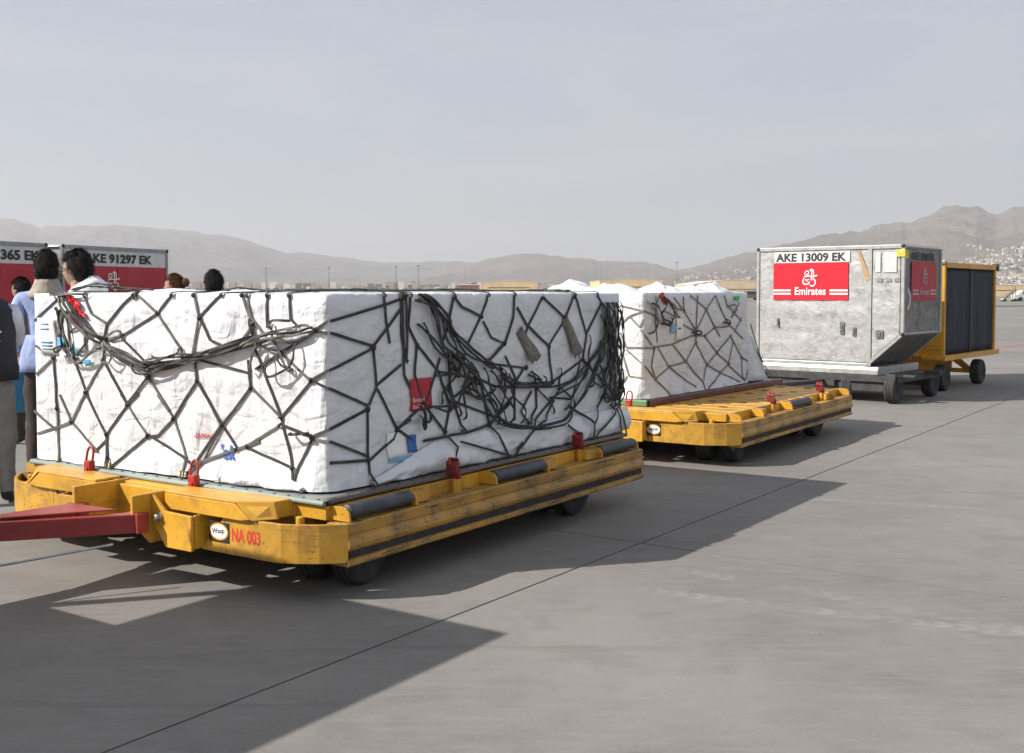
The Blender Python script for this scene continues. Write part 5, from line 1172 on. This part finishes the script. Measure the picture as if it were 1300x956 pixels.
# dolly for one container (same local axes, origin on the ground below the container's seen lower left corner)
def make_uld_dolly(label, loc, rz, w, dep, col):
    r = thing('container_dolly', label, 'cargo dolly', loc, rz, 'container dollies')
    m = MB(); zt = 0.368
    m.box((-0.08, -0.06, zt - 0.09), (w, 0.02, zt)); m.box((-0.08, dep - 0.02, zt - 0.09), (w, dep + 0.06, zt)); m.box((-0.08, 0.02, zt - 0.09), (0.0, dep - 0.02, zt - 0.006)); m.box((w - 0.08, 0.02, zt - 0.09), (w - 0.002, dep - 0.02, zt - 0.006))
    m.box((w * 0.45, 0.02, zt - 0.1), (w * 0.55, dep - 0.02, zt - 0.02)); m.build('deck_frame', col, r, bevel=0.004)
    for k in range(6):
        m = MB(); y = 0.12 + k * (dep - 0.24) / 5; m.lathe((0.01, y, zt - 0.034), (1, 0, 0), [(0, 0.03), (w - 0.1, 0.03)], 12); smooth_angle(m.build('roller', STEEL, r), 40)
    m = MB(); m.box((w - 0.002, 0.1, zt - 0.02), (w + 0.16, 0.22, zt + 0.012)); m.box((w - 0.002, dep - 0.5, zt - 0.03), (w + 0.2, dep - 0.36, zt + 0.03)); m.box((w - 0.16, -0.12, zt - 0.06), (w - 0.02, -0.06, zt + 0.03)); m.build('side_stop', DARKSTEEL, r, bevel=0.004)
    for x in (0.12, w - 0.10):
        for y in (0.02, dep - 0.02): tyre_part('wheel', (x, y, 0.19), (1, 0, 0), 0.19, 0.15, r)
    for y in (0.02, dep - 0.02): m = MB(); m.box((0.1, y - 0.04, 0.15), (w - 0.1, y + 0.04, 0.27)); m.build('axle', DARKSTEEL, r, bevel=0.004)
    m = MB(); m.box((w * 0.42, -0.08, 0.2), (w * 0.58, dep + 0.05, 0.28)); m.tube([(w * 0.5, -0.08, 0.26), (w * 0.5, -1.1, 0.28), (w * 0.5, -2.1, 0.3)], 0.035, 8); m.build('drawbar', DARKSTEEL, r)
    return r

A_ROT = math.atan2(-0.65, 0.76); AK = Vector((3.56, 16.03, 0))
make_container('bare dented silver container with bright red panel and sloping lower right side', (AK.x, AK.y, 0.49), A_ROT, 2.15, 1.66, 1.4, 'AKE 13009 EK', 'open')
make_uld_dolly('grey container dolly under the sloping-sided silver container', AK, A_ROT, 2.12, 1.4, DARKSTEEL)
B_ROT = math.atan2(0.935, 0.355)
Bp = Vector((-5.94, 14.6, 0)); bd = Vector((0.355, 0.935, 0))
make_container('shaded container with grey header and dull red doors behind the man in glasses', (Bp.x, Bp.y, 0.49), B_ROT, 2.15, 1.66, 1.45, 'AKE 91297 EK', 'side')
make_uld_dolly('container dolly under the shaded grey-and-red container behind the man in glasses', Bp, B_ROT, 2.1, 1.45, DARKSTEEL)
Cp = Bp - bd * (2.15 + 0.27)
make_container('leftmost grey-and-red container, cut off by the left edge', (Cp.x, Cp.y, 0.49), B_ROT, 2.15, 1.66, 1.45, 'AKE 91365 EK', 'side')
make_uld_dolly('container dolly under the leftmost grey-and-red container', Cp, B_ROT, 2.1, 1.45, DARKSTEEL)

# ------------------------------------------------------------ curtain-sided baggage cart
C_ROT = math.atan2(-0.64, 0.77); cw = 1.55; cl = 2.53
cw_v = Vector((0.77, -0.64, 0)); CO = Vector((6.47, 16.5, 0)) - cw_v * cw
cart = thing('baggage_cart', 'yellow baggage cart with closed navy side curtains at the rear of the train', 'baggage cart', CO, C_ROT)
zt = 0.535; zr = 1.93
m = MB(); m.box((0, 0, 0.45), (cw, cl, zt)); m.box((-0.02, -0.03, 0.47), (cw + 0.02, -0.001, 0.525)); m.box((cw + 0.001, -0.03, 0.455), (cw + 0.035, cl + 0.12, 0.53)); m.build('platform', YEL_CART, cart, bevel=0.005)
for x, y in ((0.03, 0.03), (cw - 0.03, 0.03), (0.03, cl - 0.03), (cw - 0.03, cl - 0.03)):
    m = MB(); m.box((x - 0.032, y - 0.032, zt), (x + 0.032, y + 0.032, zr - 0.06)); m.build('corner_post', YEL_CART, cart, bevel=0.006)
m = MB(); m.box((0, 0, zr - 0.059), (cw, 0.06, zr)); m.box((0, cl - 0.06, zr - 0.059), (cw, cl, zr)); m.box((0, 0.06, zr - 0.059), (0.06, cl - 0.06, zr)); m.box((cw - 0.055, 0.06, zr - 0.075), (cw + 0.015, cl - 0.06, zr + 0.005)); m.build('roof_frame', YEL_CART, cart, bevel=0.006)
m = MB(); m.box((0.03, 0.03, zr + 0.001), (cw - 0.06, cl - 0.03, zr + 0.012)); m.build('roof_sheet', PAL_TOP, cart)
m = MB(); m.box((cw - 0.07, cl - 0.02, zr - 0.09), (cw + 0.03, cl + 0.07, zr + 0.03)); m.build('corner_buffer', DARKSTEEL, cart, bevel=0.01)
m = MB(); m.box((cw - 0.08, -0.03, zr - 0.02), (cw + 0.01, 0.05, zr + 0.035)); m.build('corner_buffer', STEEL, cart, bevel=0.008)
m = MB(); m.box((0.062, 0.012, zt), (cw - 0.062, 0.03, zr - 0.06))
for z in (0.62, 0.68, 1.1, 1.5): m.box((0.07, 0.002, z), (cw - 0.07, 0.0115, z + 0.028))
m.build('front_panel', YEL_CART, cart, bevel=0.003)
m = MB(); m.box((0.062, cl - 0.03, zt), (cw - 0.062, cl - 0.012, zr - 0.06)); m.build('rear_panel', YEL_CART, cart)
def curtain(x, ya, yb, sd):
    m = MB(); n = 44; k = 12
    for i in range(n + 1):
        for j in range(k + 1):
            y = ya + (yb - ya) * i / n; q = j / k
            d = 0.003 * math.sin(y * 17 + sd + 3.0 * noise.noise(Vector((y * 2, q * 1.2, sd)))) + 0.018 * noise.noise(Vector((y * 3.5, q * 1.0, sd))) + 0.01 * noise.noise(Vector((y * 10 + q * 3, q * 3, sd)))
            m.v.append((x + d * (0.4 + 0.6 * math.sin(math.pi * (0.1 + 0.8 * q))), y, zt + 0.01 + (zr - 0.08 - zt - 0.01) * q))
    for i in range(n):
        for j in range(k): m.f.append((i * (k + 1) + j, (i + 1) * (k + 1) + j, (i + 1) * (k + 1) + j + 1, i * (k + 1) + j + 1)); m.m.append(0)
    o = m.build('curtain', CURTAIN, cart, smooth=True); so = o.modifiers.new('thickness', 'SOLIDIFY'); so.thickness = 0.004
for x in (cw - 0.03, 0.03):
    curtain(x, 0.065, cl / 2 - 0.015, 1.0); curtain(x, cl / 2 + 0.015, cl - 0.065, 4.0)
    m = MB(); m.box((x - 0.006, cl / 2 - 0.022, zt), (x + 0.024, cl / 2 + 0.022, zr - 0.06)); m.build('curtain_seam', plain('seam_grey%d' % int(x * 10), (0.05, 0.055, 0.06), 0.7), cart)
m = MB(); m.tube(catmull([(cw + 0.03, -0.01, 1.45), (cw + 0.05, 0.0, 1.38), (cw + 0.035, 0.03, 1.2), (cw + 0.03, 0.04, 1.0)], 5), 0.008, 6); m.build('curtain_cord', BLACK, cart)
for y in (0.10, 1.83):
    for x in (0.06, cw - 0.06): tyre_part('wheel', (x, y, 0.2), (1, 0, 0), 0.2, 0.16, cart)
    m = MB(); m.box((0.1, y - 0.035, 0.17), (cw - 0.1, y + 0.035, 0.24)); m.box((cw / 2 - 0.3, y - 0.03, 0.24), (cw / 2 + 0.3, y + 0.03, 0.45)); m.extrude([(cw - 0.3, y, 0.24), (cw - 0.15, y, 0.24), (cw - 0.4, y, 0.45), (cw - 0.6, y, 0.45)], (0, 0.03, 0)); m.build('axle', YEL, cart, bevel=0.004)
m = MB(); m.box((cw / 2 - 0.35, -0.12, 0.25), (cw / 2 + 0.35, 0.1, 0.33)); m.tube([(cw / 2 - 0.3, -0.1, 0.28), (cw / 2, -1.3, 0.28)], 0.03, 8); m.tube([(cw / 2 + 0.3, -0.1, 0.28), (cw / 2, -1.3, 0.28)], 0.03, 8); m.build('drawbar', YEL, cart)
text_mesh('cart_number', 'N A  8 0 8', 0.075, BLACK, cart, (cw - 0.62, -0.031, 0.473), (1, 0, 0), (0, 0, 1), sx=0.9, bold=0.002)

# ------------------------------------------------------------ people
SKIN = NT('skin').set(Roughness=0.55).color((0.36, 0.225, 0.16)).mat
EYE = plain('eye', (0.06, 0.045, 0.035), 0.2); SHOE = plain('shoe_black', (0.018, 0.018, 0.018), 0.5)
def hair_mat(name, col):
    t = NT(name); t.set(Roughness=0.75); t.bsdf.inputs['Specular IOR Level'].default_value = 0.2
    n = t.noise(t.coord(scale=(1, 1, 0.25)), 90, 3); t.color(t.mix(t.ramp(n, 0.3, 0.7), tuple(c * 0.5 for c in col), tuple(c * 1.5 for c in col))); t.bump(n, 0.6, 0.006); return t.mat
HAIR_BLACK = hair_mat('black_hair', (0.014, 0.012, 0.011)); HAIR_BROWN = hair_mat('auburn_hair', (0.11, 0.045, 0.02))
def cloth(name, col, rough=0.85):
    t = NT(name); t.set(Roughness=rough); c = t.coord(scale=(1, 1, 0.55))
    n = t.noise(c, 9, 5, 0.6, 0.6); t.color(t.mix(t.ramp(n, 0.3, 0.7), tuple(q * 0.8 for q in col), tuple(min(1, q * 1.12) for q in col)))
    t.bump(n, 0.5, 0.03); return t.mat

def skin_mesh(nodes, edges, root_i):
    me = bpy.data.meshes.new('skin_tmp'); me.from_pydata([n[0] for n in nodes], edges, [])
    o = bpy.data.objects.new('skin_tmp', me); COL.objects.link(o)
    md = o.modifiers.new('skin', 'SKIN'); md.use_smooth_shade = True; md.branch_smoothing = 0.6
    sub = o.modifiers.new('sub', 'SUBSURF'); sub.levels = 2; sub.render_levels = 2
    if not me.skin_vertices: me.attributes.new  # layer is made by the modifier
    for i, n in enumerate(nodes):
        sv = me.skin_vertices[0].data[i]; rr = n[1]; sv.radius = rr if isinstance(rr, tuple) else (rr, rr); sv.use_root = (i == root_i)
    dg = bpy.context.evaluated_depsgraph_get(); dg.update()
    out = bpy.data.meshes.new_from_object(o.evaluated_get(dg)); bpy.data.objects.remove(o); return out

def make_person(label, loc, facing, height, mats, hair, pose=None, seed=0.0):
    """mats: trousers, top. facing: heading in degrees (0 = away from the camera, 90 = to the left)"""
    r = thing('person', label, 'person', loc, R(facing), None); r.scale = (height / 1.74,) * 3
    pose = pose or {}
    N = [((0, 0, 0.95), (0.155, 0.115)), ((0, 0, 1.10), (0.145, 0.105)), ((0, 0.0, 1.27), (0.165, 0.115)), ((0, -0.01, 1.40), (0.15, 0.10)), ((0, -0.005, 1.475), (0.07, 0.068)), ((0, 0.01, 1.54), (0.056, 0.06)), ((0, 0.015, 1.60), (0.06, 0.07))]
    E = [(0, 1), (1, 2), (2, 3), (3, 4), (4, 5), (5, 6)]
    for s in (-1, 1):
        arm = pose.get('arm_l' if s < 0 else 'arm_r', [(0.235, -0.02, 1.13), (0.235, 0.06, 0.90)])
        b = len(N); el, wr = arm; wrv = Vector((s * wr[0], wr[1], wr[2])); elv = Vector((s * el[0], el[1], el[2])); d = (wrv - elv).normalized()
        N += [((s * 0.175, -0.01, 1.405), 0.068), (tuple(elv), 0.048), (tuple(wrv), 0.031), (tuple(wrv + d * 0.06), (0.034, 0.02)), (tuple(wrv + d * 0.09), (0.036, 0.018))]
        E += [(3, b), (b, b + 1), (b + 1, b + 2), (b + 2, b + 3), (b + 3, b + 4)]
        sd = d.cross(Vector((s, 0, 0))); sd = sd.normalized() if sd.length > 1e-3 else Vector((0, 1, 0))
        for k, (off, ln) in enumerate(((-0.03, 0.062), (-0.01, 0.075), (0.011, 0.070), (0.030, 0.055))):
            q = len(N); p0 = wrv + d * 0.095 + sd * off
            N += [(tuple(p0 + d * ln * 0.5 - Vector((s, 0, 0)) * 0.006), 0.0095), (tuple(p0 + d * ln - Vector((s, 0, 0)) * 0.022), 0.008)]; E += [(b + 4, q), (q, q + 1)]
        q = len(N); p0 = wrv + d * 0.05 + sd * -0.045
        N += [(tuple(p0 + d * 0.02), 0.011), (tuple(p0 + d * 0.055 + sd * -0.012), 0.009)]; E += [(b + 3, q), (q, q + 1)]
    for s in (-1, 1):
        b = len(N); st = pose.get('stride', 0.0) * s
        N += [((s * 0.09, 0.0, 0.88), 0.098), ((s * 0.10, 0.02 + st * 0.5, 0.50), 0.068), ((s * 0.105, -0.03 + st, 0.10), 0.05), ((s * 0.108, -0.045 + st, 0.05), 0.045), ((s * 0.115, 0.09 + st, 0.038), 0.04), ((s * 0.118, 0.15 + st, 0.032), 0.032)]
        E += [(0, b), (b, b + 1), (b + 1, b + 2), (b + 2, b + 3), (b + 3, b + 4), (b + 4, b + 5)]
    me = skin_mesh(N, E, 0)
    # head with brow, nose, jaw and ears, merged into the same mesh
    turn = R(pose.get('turn', 0)); hc = Vector((0, 0.025, 1.625)); H = MB(); n, k = 28, 22
    Rz = Matrix.Rotation(turn, 3, 'Z')
    for i in range(k + 1):
        t = math.pi * i / k
        for j in range(n):
            a = 2 * math.pi * j / n; x = math.sin(t) * math.cos(a); y = math.sin(t) * math.sin(a); z = math.cos(t)
            rx, ry, rz = 0.076, 0.098, 0.118
            w = 1 - 0.34 * max(0, -z - 0.15); px, py, pz = x * rx * w, y * ry * (1 - 0.12 * max(0, -z - 0.3)), z * rz
            if y > 0:
                f = y
                py += 0.022 * math.exp(-((x / 0.17) ** 2 + ((z + 0.16) / 0.17) ** 2)) * f                    # nose
                py += 0.006 * math.exp(-((x / 0.5) ** 2 + ((z - 0.2) / 0.1) ** 2))                            # brow
                py -= 0.009 * (math.exp(-(((x - 0.38) / 0.17) ** 2 + ((z - 0.04) / 0.1) ** 2)) + math.exp(-(((x + 0.38) / 0.17) ** 2 + ((z - 0.04) / 0.1) ** 2)))
                py += 0.006 * math.exp(-((x / 0.26) ** 2 + ((z + 0.44) / 0.06) ** 2)) - 0.004 * math.exp(-((x / 0.3) ** 2 + ((z + 0.52) / 0.03) ** 2))
                py += 0.012 * math.exp(-((x / 0.3) ** 2 + ((z + 0.82) / 0.2) ** 2))                           # chin
            H.v.append(hc + Rz @ Vector((px, py, pz)))
    for i in range(k):
        for j in range(n): j2 = (j + 1) % n; H.f.append((i * n + j, (i + 1) * n + j, (i + 1) * n + j2, i * n + j2))
    H.m = [0] * len(H.f)
    for s in (-1, 1): H.ball(hc + Rz @ Vector((s * 0.078, -0.008, -0.012)), (0.012, 0.02, 0.031), 10, 8)
    bm = bmesh.new(); bm.from_mesh(me); nb = len(bm.faces)
    vmap = [bm.verts.new(v) for v in H.v]; bm.verts.ensure_lookup_table()
    for f in H.f:
        try: bm.faces.new([vmap[q] for q in f])
        except ValueError: pass
    bmesh.ops.remove_doubles(bm, verts=vmap, dist=1e-5); bm.normal_update()
    cut = pose.get('sleeve', 0.90)
    for f in bm.faces:
        c = f.calc_center_median(); ax = abs(c.x); f.smooth = True
        if c.z > 1.475 and ax < 0.12: f.material_index = 0
        elif c.z < 0.085: f.material_index = 3
        elif c.z < 0.985 and ax < 0.20 and not (ax > 0.185 and c.z > 0.75): f.material_index = 1
        else: f.material_index = 2
        if f.material_index == 2 and any((Vector((s * a[1][0], a[1][1], a[1][2])) - c).length < 0.20 and (c - Vector((s * a[0][0], a[0][1], a[0][2]))).length > (Vector((a[1]) ) - Vector(a[0])).length - 0.01
                                         for s, a in ((-1, pose.get('arm_l', [(0.235, -0.02, 1.13), (0.235, 0.06, 0.90)])), (1, pose.get('arm_r', [(0.235, -0.02, 1.13), (0.235, 0.06, 0.90)])))): f.material_index = 0
    # cloth folds
    for v in bm.verts:
        if 0.1 < v.co.z < 1.45:
            v.co += v.normal * (0.010 + 0.010 * noise.noise(Vector((v.co.x * 9 + seed, v.co.y * 9, v.co.z * 13))))
    me2 = bpy.data.meshes.new('body'); bm.to_mesh(me2); bm.free()
    for mm in (SKIN, mats[0], mats[1], SHOE): me2.materials.append(mm)
    body = bpy.data.objects.new('body', me2); link(body, r)
    for s in (-1, 1):
        m = MB(); m.ball(hc + Rz @ Vector((s * 0.029, 0.083, 0.006)), 0.0105, 10, 8); m.build('eye', EYE, body, smooth=True)
    # hair: thick uneven cap cut along the hairline
    hm, style = hair; Hh = MB(); n, k = 40, 30; keep = {}
    for i in range(k + 1):
        t = math.pi * i / k
        for j in range(n):
            a = 2 * math.pi * j / n; x = math.sin(t) * math.cos(a); y = math.sin(t) * math.sin(a); z = math.cos(t)
            line = (0.42 if y > 0.25 else (-0.05 if y > -0.2 else -0.62)) - (0.35 if style == 'long' and y < 0.2 else 0)
            if z < line: continue
            u_ = 0.014 * noise.noise(Vector((x * 2.6, y * 2.6, z * 2.6 + seed))) + 0.008 * noise.noise(Vector((x * 6, y * 6, z * 6 + seed))) + 0.006 * noise.noise(Vector((x * 16, y * 16, z * 16 + seed)))
            g = (0.013 if style != 'full' else 0.014 + 0.009 * max(0, z)) * (1 if z > line + 0.12 else 0.55) + u_
            keep[(i, j)] = len(Hh.v); Hh.v.append(hc + Rz @ Vector((x * (0.076 + g), y * (0.098 + g) - 0.004, z * (0.118 + g) + 0.004)))
    for i in range(k):
        for j in range(n):
            q = [(i, j), (i + 1, j), (i + 1, (j + 1) % n), (i, (j + 1) % n)]
            if all(c in keep for c in q): Hh.f.append(tuple(keep[c] for c in q)); Hh.m.append(0)
    rs = random.Random(int(seed * 10) + 3)
    for kk in range(2600):                                   # loose tufts break up the outline
        p = Hh.v[rs.randrange(len(keep))]; d = (Vector(p) - hc).normalized(); tdir = (Vector((rs.uniform(-1, 1), rs.uniform(-1, 0.3), rs.uniform(-1.2, 0.2)))); tdir = (tdir - d * tdir.dot(d)).normalized()
        s_ = d.cross(tdir) * 0.0022; b = len(Hh.v); p = Vector(p) - d * 0.003; ll = rs.uniform(0.02, 0.045); up_ = rs.uniform(0.002, 0.013)
        Hh.v += [p - s_, p + s_, p + tdir * ll + d * up_ + s_ * 0.3, p + tdir * ll + d * up_ - s_ * 0.3]; Hh.f.append((b, b + 1, b + 2, b + 3)); Hh.m.append(0)
    if style == 'bun':
        Hh.ball(hc + Rz @ Vector((0, -0.135, 0.035)), (0.05, 0.045, 0.05), 14, 10)
        for kk in range(60):
            a = rs.uniform(0, 6.28); b = len(Hh.v); c = hc + Rz @ Vector((0.05 * math.cos(a), -0.135 + 0.02 * rs.uniform(-1, 1), 0.035 + 0.05 * math.sin(a))); d = Vector((rs.uniform(-1, 1), rs.uniform(-1, 1), rs.uniform(-1, 1))) * 0.025
            Hh.v += [c, c + Vector((0.004, 0, 0)), c + d]; Hh.f.append((b, b + 1, b + 2)); Hh.m.append(0)
    Hh.build('hair', hm, r, smooth=True)
    r['_hc'] = 0; del r['_hc']
    return r, body, hc, Rz

def band(name, root, rings, mat, seed=0.0, n=32, thick=0.006, rough=1.0):
    """cloth wrapped round the body: rings of (centre x,y,z, rx, ry)"""
    m = MB(); k = len(rings)
    for (cx, cy, cz, rx, ry) in rings:
        for j in range(n):
            a = 2 * math.pi * j / n; w = 1 + rough * 0.05 * noise.noise(Vector((math.cos(a) * 2 + seed, math.sin(a) * 2, cz * 9))) + rough * 0.04 * noise.noise(Vector((math.cos(a) * 6, math.sin(a) * 6 + seed, cz * 20)))
            m.v.append((cx + rx * math.cos(a) * w, cy + ry * math.sin(a) * w, cz + 0.008 * noise.noise(Vector((math.cos(a) * 3, math.sin(a) * 3, seed)))))
    for i in range(k - 1):
        for j in range(n): m.f.append((i * n + j, i * n + (j + 1) % n, (i + 1) * n + (j + 1) % n, (i + 1) * n + j)); m.m.append(0)
    o = m.build(name, mat, root, smooth=True); so = o.modifiers.new('thickness', 'SOLIDIFY'); so.thickness = thick; so.offset = 1; return o

C_GREY = cloth('grey_trousers', (0.21, 0.205, 0.2)); C_NAVY = cloth('navy_vest', (0.018, 0.019, 0.03)); C_PALE = cloth('pale_shirt', (0.45, 0.48, 0.55)); C_BROWN = cloth('olive_brown_cloth', (0.13, 0.105, 0.07))
C_DARKBR = cloth('dark_brown_trousers', (0.045, 0.035, 0.028)); C_BLUE = cloth('lavender_blue_shirt', (0.3, 0.37, 0.6)); C_WHITE = cloth('white_coverall', (0.72, 0.73, 0.75)); C_BEIGE = cloth('beige_scarf', (0.36, 0.31, 0.24)); C_BLACK = cloth('black_cloth', (0.02, 0.02, 0.022))

pA, bA, hcA, RzA = make_person('leftmost person, dark navy vest over pale shirt, grey trousers, seen from behind', (-3.68, 7.72, 0), 14, 1.70, (C_GREY, C_PALE), (HAIR_BLACK, 'short'), {'stride': 0.06, 'arm_r': [(0.185, 0.1, 1.17), (0.05, 0.26, 1.12)], 'arm_l': [(0.23, -0.02, 1.13), (0.22, 0.06, 0.9)]}, 1.0)
band('vest', pA, [(0, 0, 0.90, 0.205, 0.155), (0, 0, 1.0, 0.20, 0.15), (0, 0, 1.15, 0.182, 0.145), (0, 0, 1.3, 0.19, 0.15), (0, -0.005, 1.40, 0.195, 0.135), (0, -0.005, 1.46, 0.13, 0.11), (0, -0.005, 1.49, 0.085, 0.085)], C_NAVY, 2.0)
for z, w in ((1.27, 0.05), (1.245, 0.07), (1.22, 0.05), (1.18, 0.06)):
    m = MB(); m.box((0.06, -0.172, z), (0.06 + w, -0.168, z + 0.012)); m.build('vest_print', WHITE_PRINT, pA)
pB, bB, hcB, RzB = make_person('small far person in an olive-brown jacket and dark trousers beside the leftmost person', (-4.83, 10.9, 0), 70, 1.62, (C_DARKBR, C_BROWN), (HAIR_BLACK, 'short'), {}, 2.0)
pC, bC, hcC, RzC = make_person('person with black hair, beige scarf and lavender-blue shirt, back to the camera', (-3.69, 8.75, 0), 8, 1.80, (C_DARKBR, C_BLUE), (HAIR_BLACK, 'full'), {'turn': 10, 'arm_l': [(0.24, -0.03, 1.15), (0.23, 0.08, 1.0)]}, 3.0)
band('shirt_tail', pC, [(0, 0, 0.84, 0.20, 0.155), (0, 0, 0.9, 0.205, 0.155), (0, 0, 0.98, 0.19, 0.145), (0, 0, 1.06, 0.172, 0.128), (0, 0, 1.12, 0.158, 0.115)], C_BLUE, 8.0)
band('scarf', pC, [(0, 0, 1.40, 0.135, 0.115), (0, 0.0, 1.43, 0.13, 0.115), (0, 0.005, 1.47, 0.105, 0.10), (0, 0.01, 1.51, 0.088, 0.092), (0, 0.01, 1.54, 0.078, 0.085)], C_BEIGE, 5.0)
pD, bD, hcD, RzD = make_person('man in dark-rimmed glasses facing left, white hood gathered at his neck', (-3.03, 7.75, 0), 76, 1.765, (C_BLACK, C_WHITE), (HAIR_BLACK, 'full'), {'arm_l': [(0.2, -0.06, 1.13), (0.2, -0.04, 0.88)], 'arm_r': [(0.2, -0.06, 1.13), (0.2, -0.04, 0.88)]}, 4.0)
m = MB()
for s in (-1, 1):
    m.tube([hcD + RzD @ Vector((s * 0.031 + 0.024 * math.cos(a * 0.5236), 0.108, 0.004 + 0.018 * math.sin(a * 0.5236))) for a in range(12)], 0.0032, 6, closed=True)
    m.tube([hcD + Vector((s * 0.055, 0.104, 0.010)), hcD + Vector((s * 0.079, 0.05, 0.012)), hcD + Vector((s * 0.082, -0.01, 0.006))], 0.003, 6)
m.tube([hcD + Vector((-0.008, 0.112, 0.008)), hcD + Vector((0.008, 0.112, 0.008))], 0.003, 6); m.build('glasses', BLACK, pD, smooth=True)
band('hood', pD, [(0, -0.03, 1.40, 0.15, 0.12), (0, -0.05, 1.44, 0.14, 0.125), (0, -0.075, 1.49, 0.12, 0.105), (0, -0.105, 1.535, 0.085, 0.065), (0, -0.11, 1.575, 0.04, 0.025), (0, -0.10, 1.53, 0.06, 0.04)], C_WHITE, 7.0, thick=0.012, rough=2.4)
pE, bE, hcE, RzE = make_person('woman with auburn hair in a bun behind the load, only her head showing', (-3.53, 11.6, 0), 82, 1.67, (C_BLACK, C_BEIGE), (HAIR_BROWN, 'bun'), {}, 5.0)
pF, bF, hcF, RzF = make_person('person with short black hair behind the load, right of the hair bun', (-2.78, 10.3, 0), 20, 1.68, (C_BLACK, C_GREY), (HAIR_BLACK, 'short'), {}, 6.0)
BAG_BLUE = plain('bright_blue_bag', (0.06, 0.35, 0.65), 0.5)
bag = thing('document_bag', 'bright blue flat bag with white print hanging from a hand beside the lavender-blue shirt', 'bag', (-3.94, 8.87, -0.07), R(62))
m = MB(); m.box((-0.16, -0.025, 0.60), (0.13, 0.025, 0.93)); m.build('bag_body', BAG_BLUE, bag, bevel=0.008)
m = MB(); m.tube([(-0.06, 0, 0.93), (-0.05, 0, 1.0), (0.03, 0, 1.0), (0.04, 0, 0.93)], 0.007, 6); m.build('bag_handle', BAG_BLUE, bag)
m = MB(); m.box((0.03, -0.0285, 0.70), (0.065, -0.0258, 0.82)); m.build('bag_print', WHITE_PRINT, bag)

# ------------------------------------------------------------ tow tractor ahead of the towbar, just outside the picture (its shadow falls into it)
TUG = worn_paint('tug_white_paint', (0.6, 0.6, 0.58), wear=0.3)
tug = thing('tow_tractor', 'white tow tractor with flat cab roof ahead of the red towbar', 'tractor', ORIGIN + U * -1.98 + V * 1.33, FRAME_ROT + math.pi)
m = MB(); m.extrude([(0, -0.72, 0.32), (2.6, -0.72, 0.32), (2.6, -0.72, 0.78), (1.5, -0.72, 0.88), (1.45, -0.72, 0.72), (0, -0.72, 0.72)], (0, 1.44, 0)); m.build('body', TUG, tug, bevel=0.03)
m = MB(); m.box((-0.05, -0.75, 1.92), (2.2, 0.75, 1.99)); m.build('cab_roof', TUG, tug, bevel=0.02)
for x in (0.0, 1.4, 2.1):
    for y in (-0.7, 0.64): m = MB(); m.box((x, y, 0.72), (x + 0.06, y + 0.06, 1.92)); m.build('cab_post', TUG, tug)
m = MB(); m.box((0.01, -0.6, 0.72), (0.04, 0.6, 1.15)); m.build('rear_panel', TUG, tug)
m = MB(); m.box((0.45, -0.55, 0.72), (0.95, 0.55, 0.95)); m.box((0.35, -0.55, 0.95), (0.47, 0.55, 1.4)); m.build('seat', BLACK, tug, bevel=0.03)
m = MB(); m.tube([(1.35, 0.25 + 0.18 * math.cos(q * 0.5236), 1.1 + 0.18 * math.sin(q * 0.5236)) for q in range(12)], 0.015, 6, closed=True); m.build('steering_wheel', BLACK, tug)
for x in (0.45, 2.1):
    for y in (-0.66, 0.66): tyre_part('wheel', (x, y, 0.32), (0, 1, 0), 0.32, 0.2, tug)
m = MB(); m.box((-0.16, -0.08, 0.26), (0.0, 0.08, 0.45)); m.build('hitch', DARKSTEEL, tug)
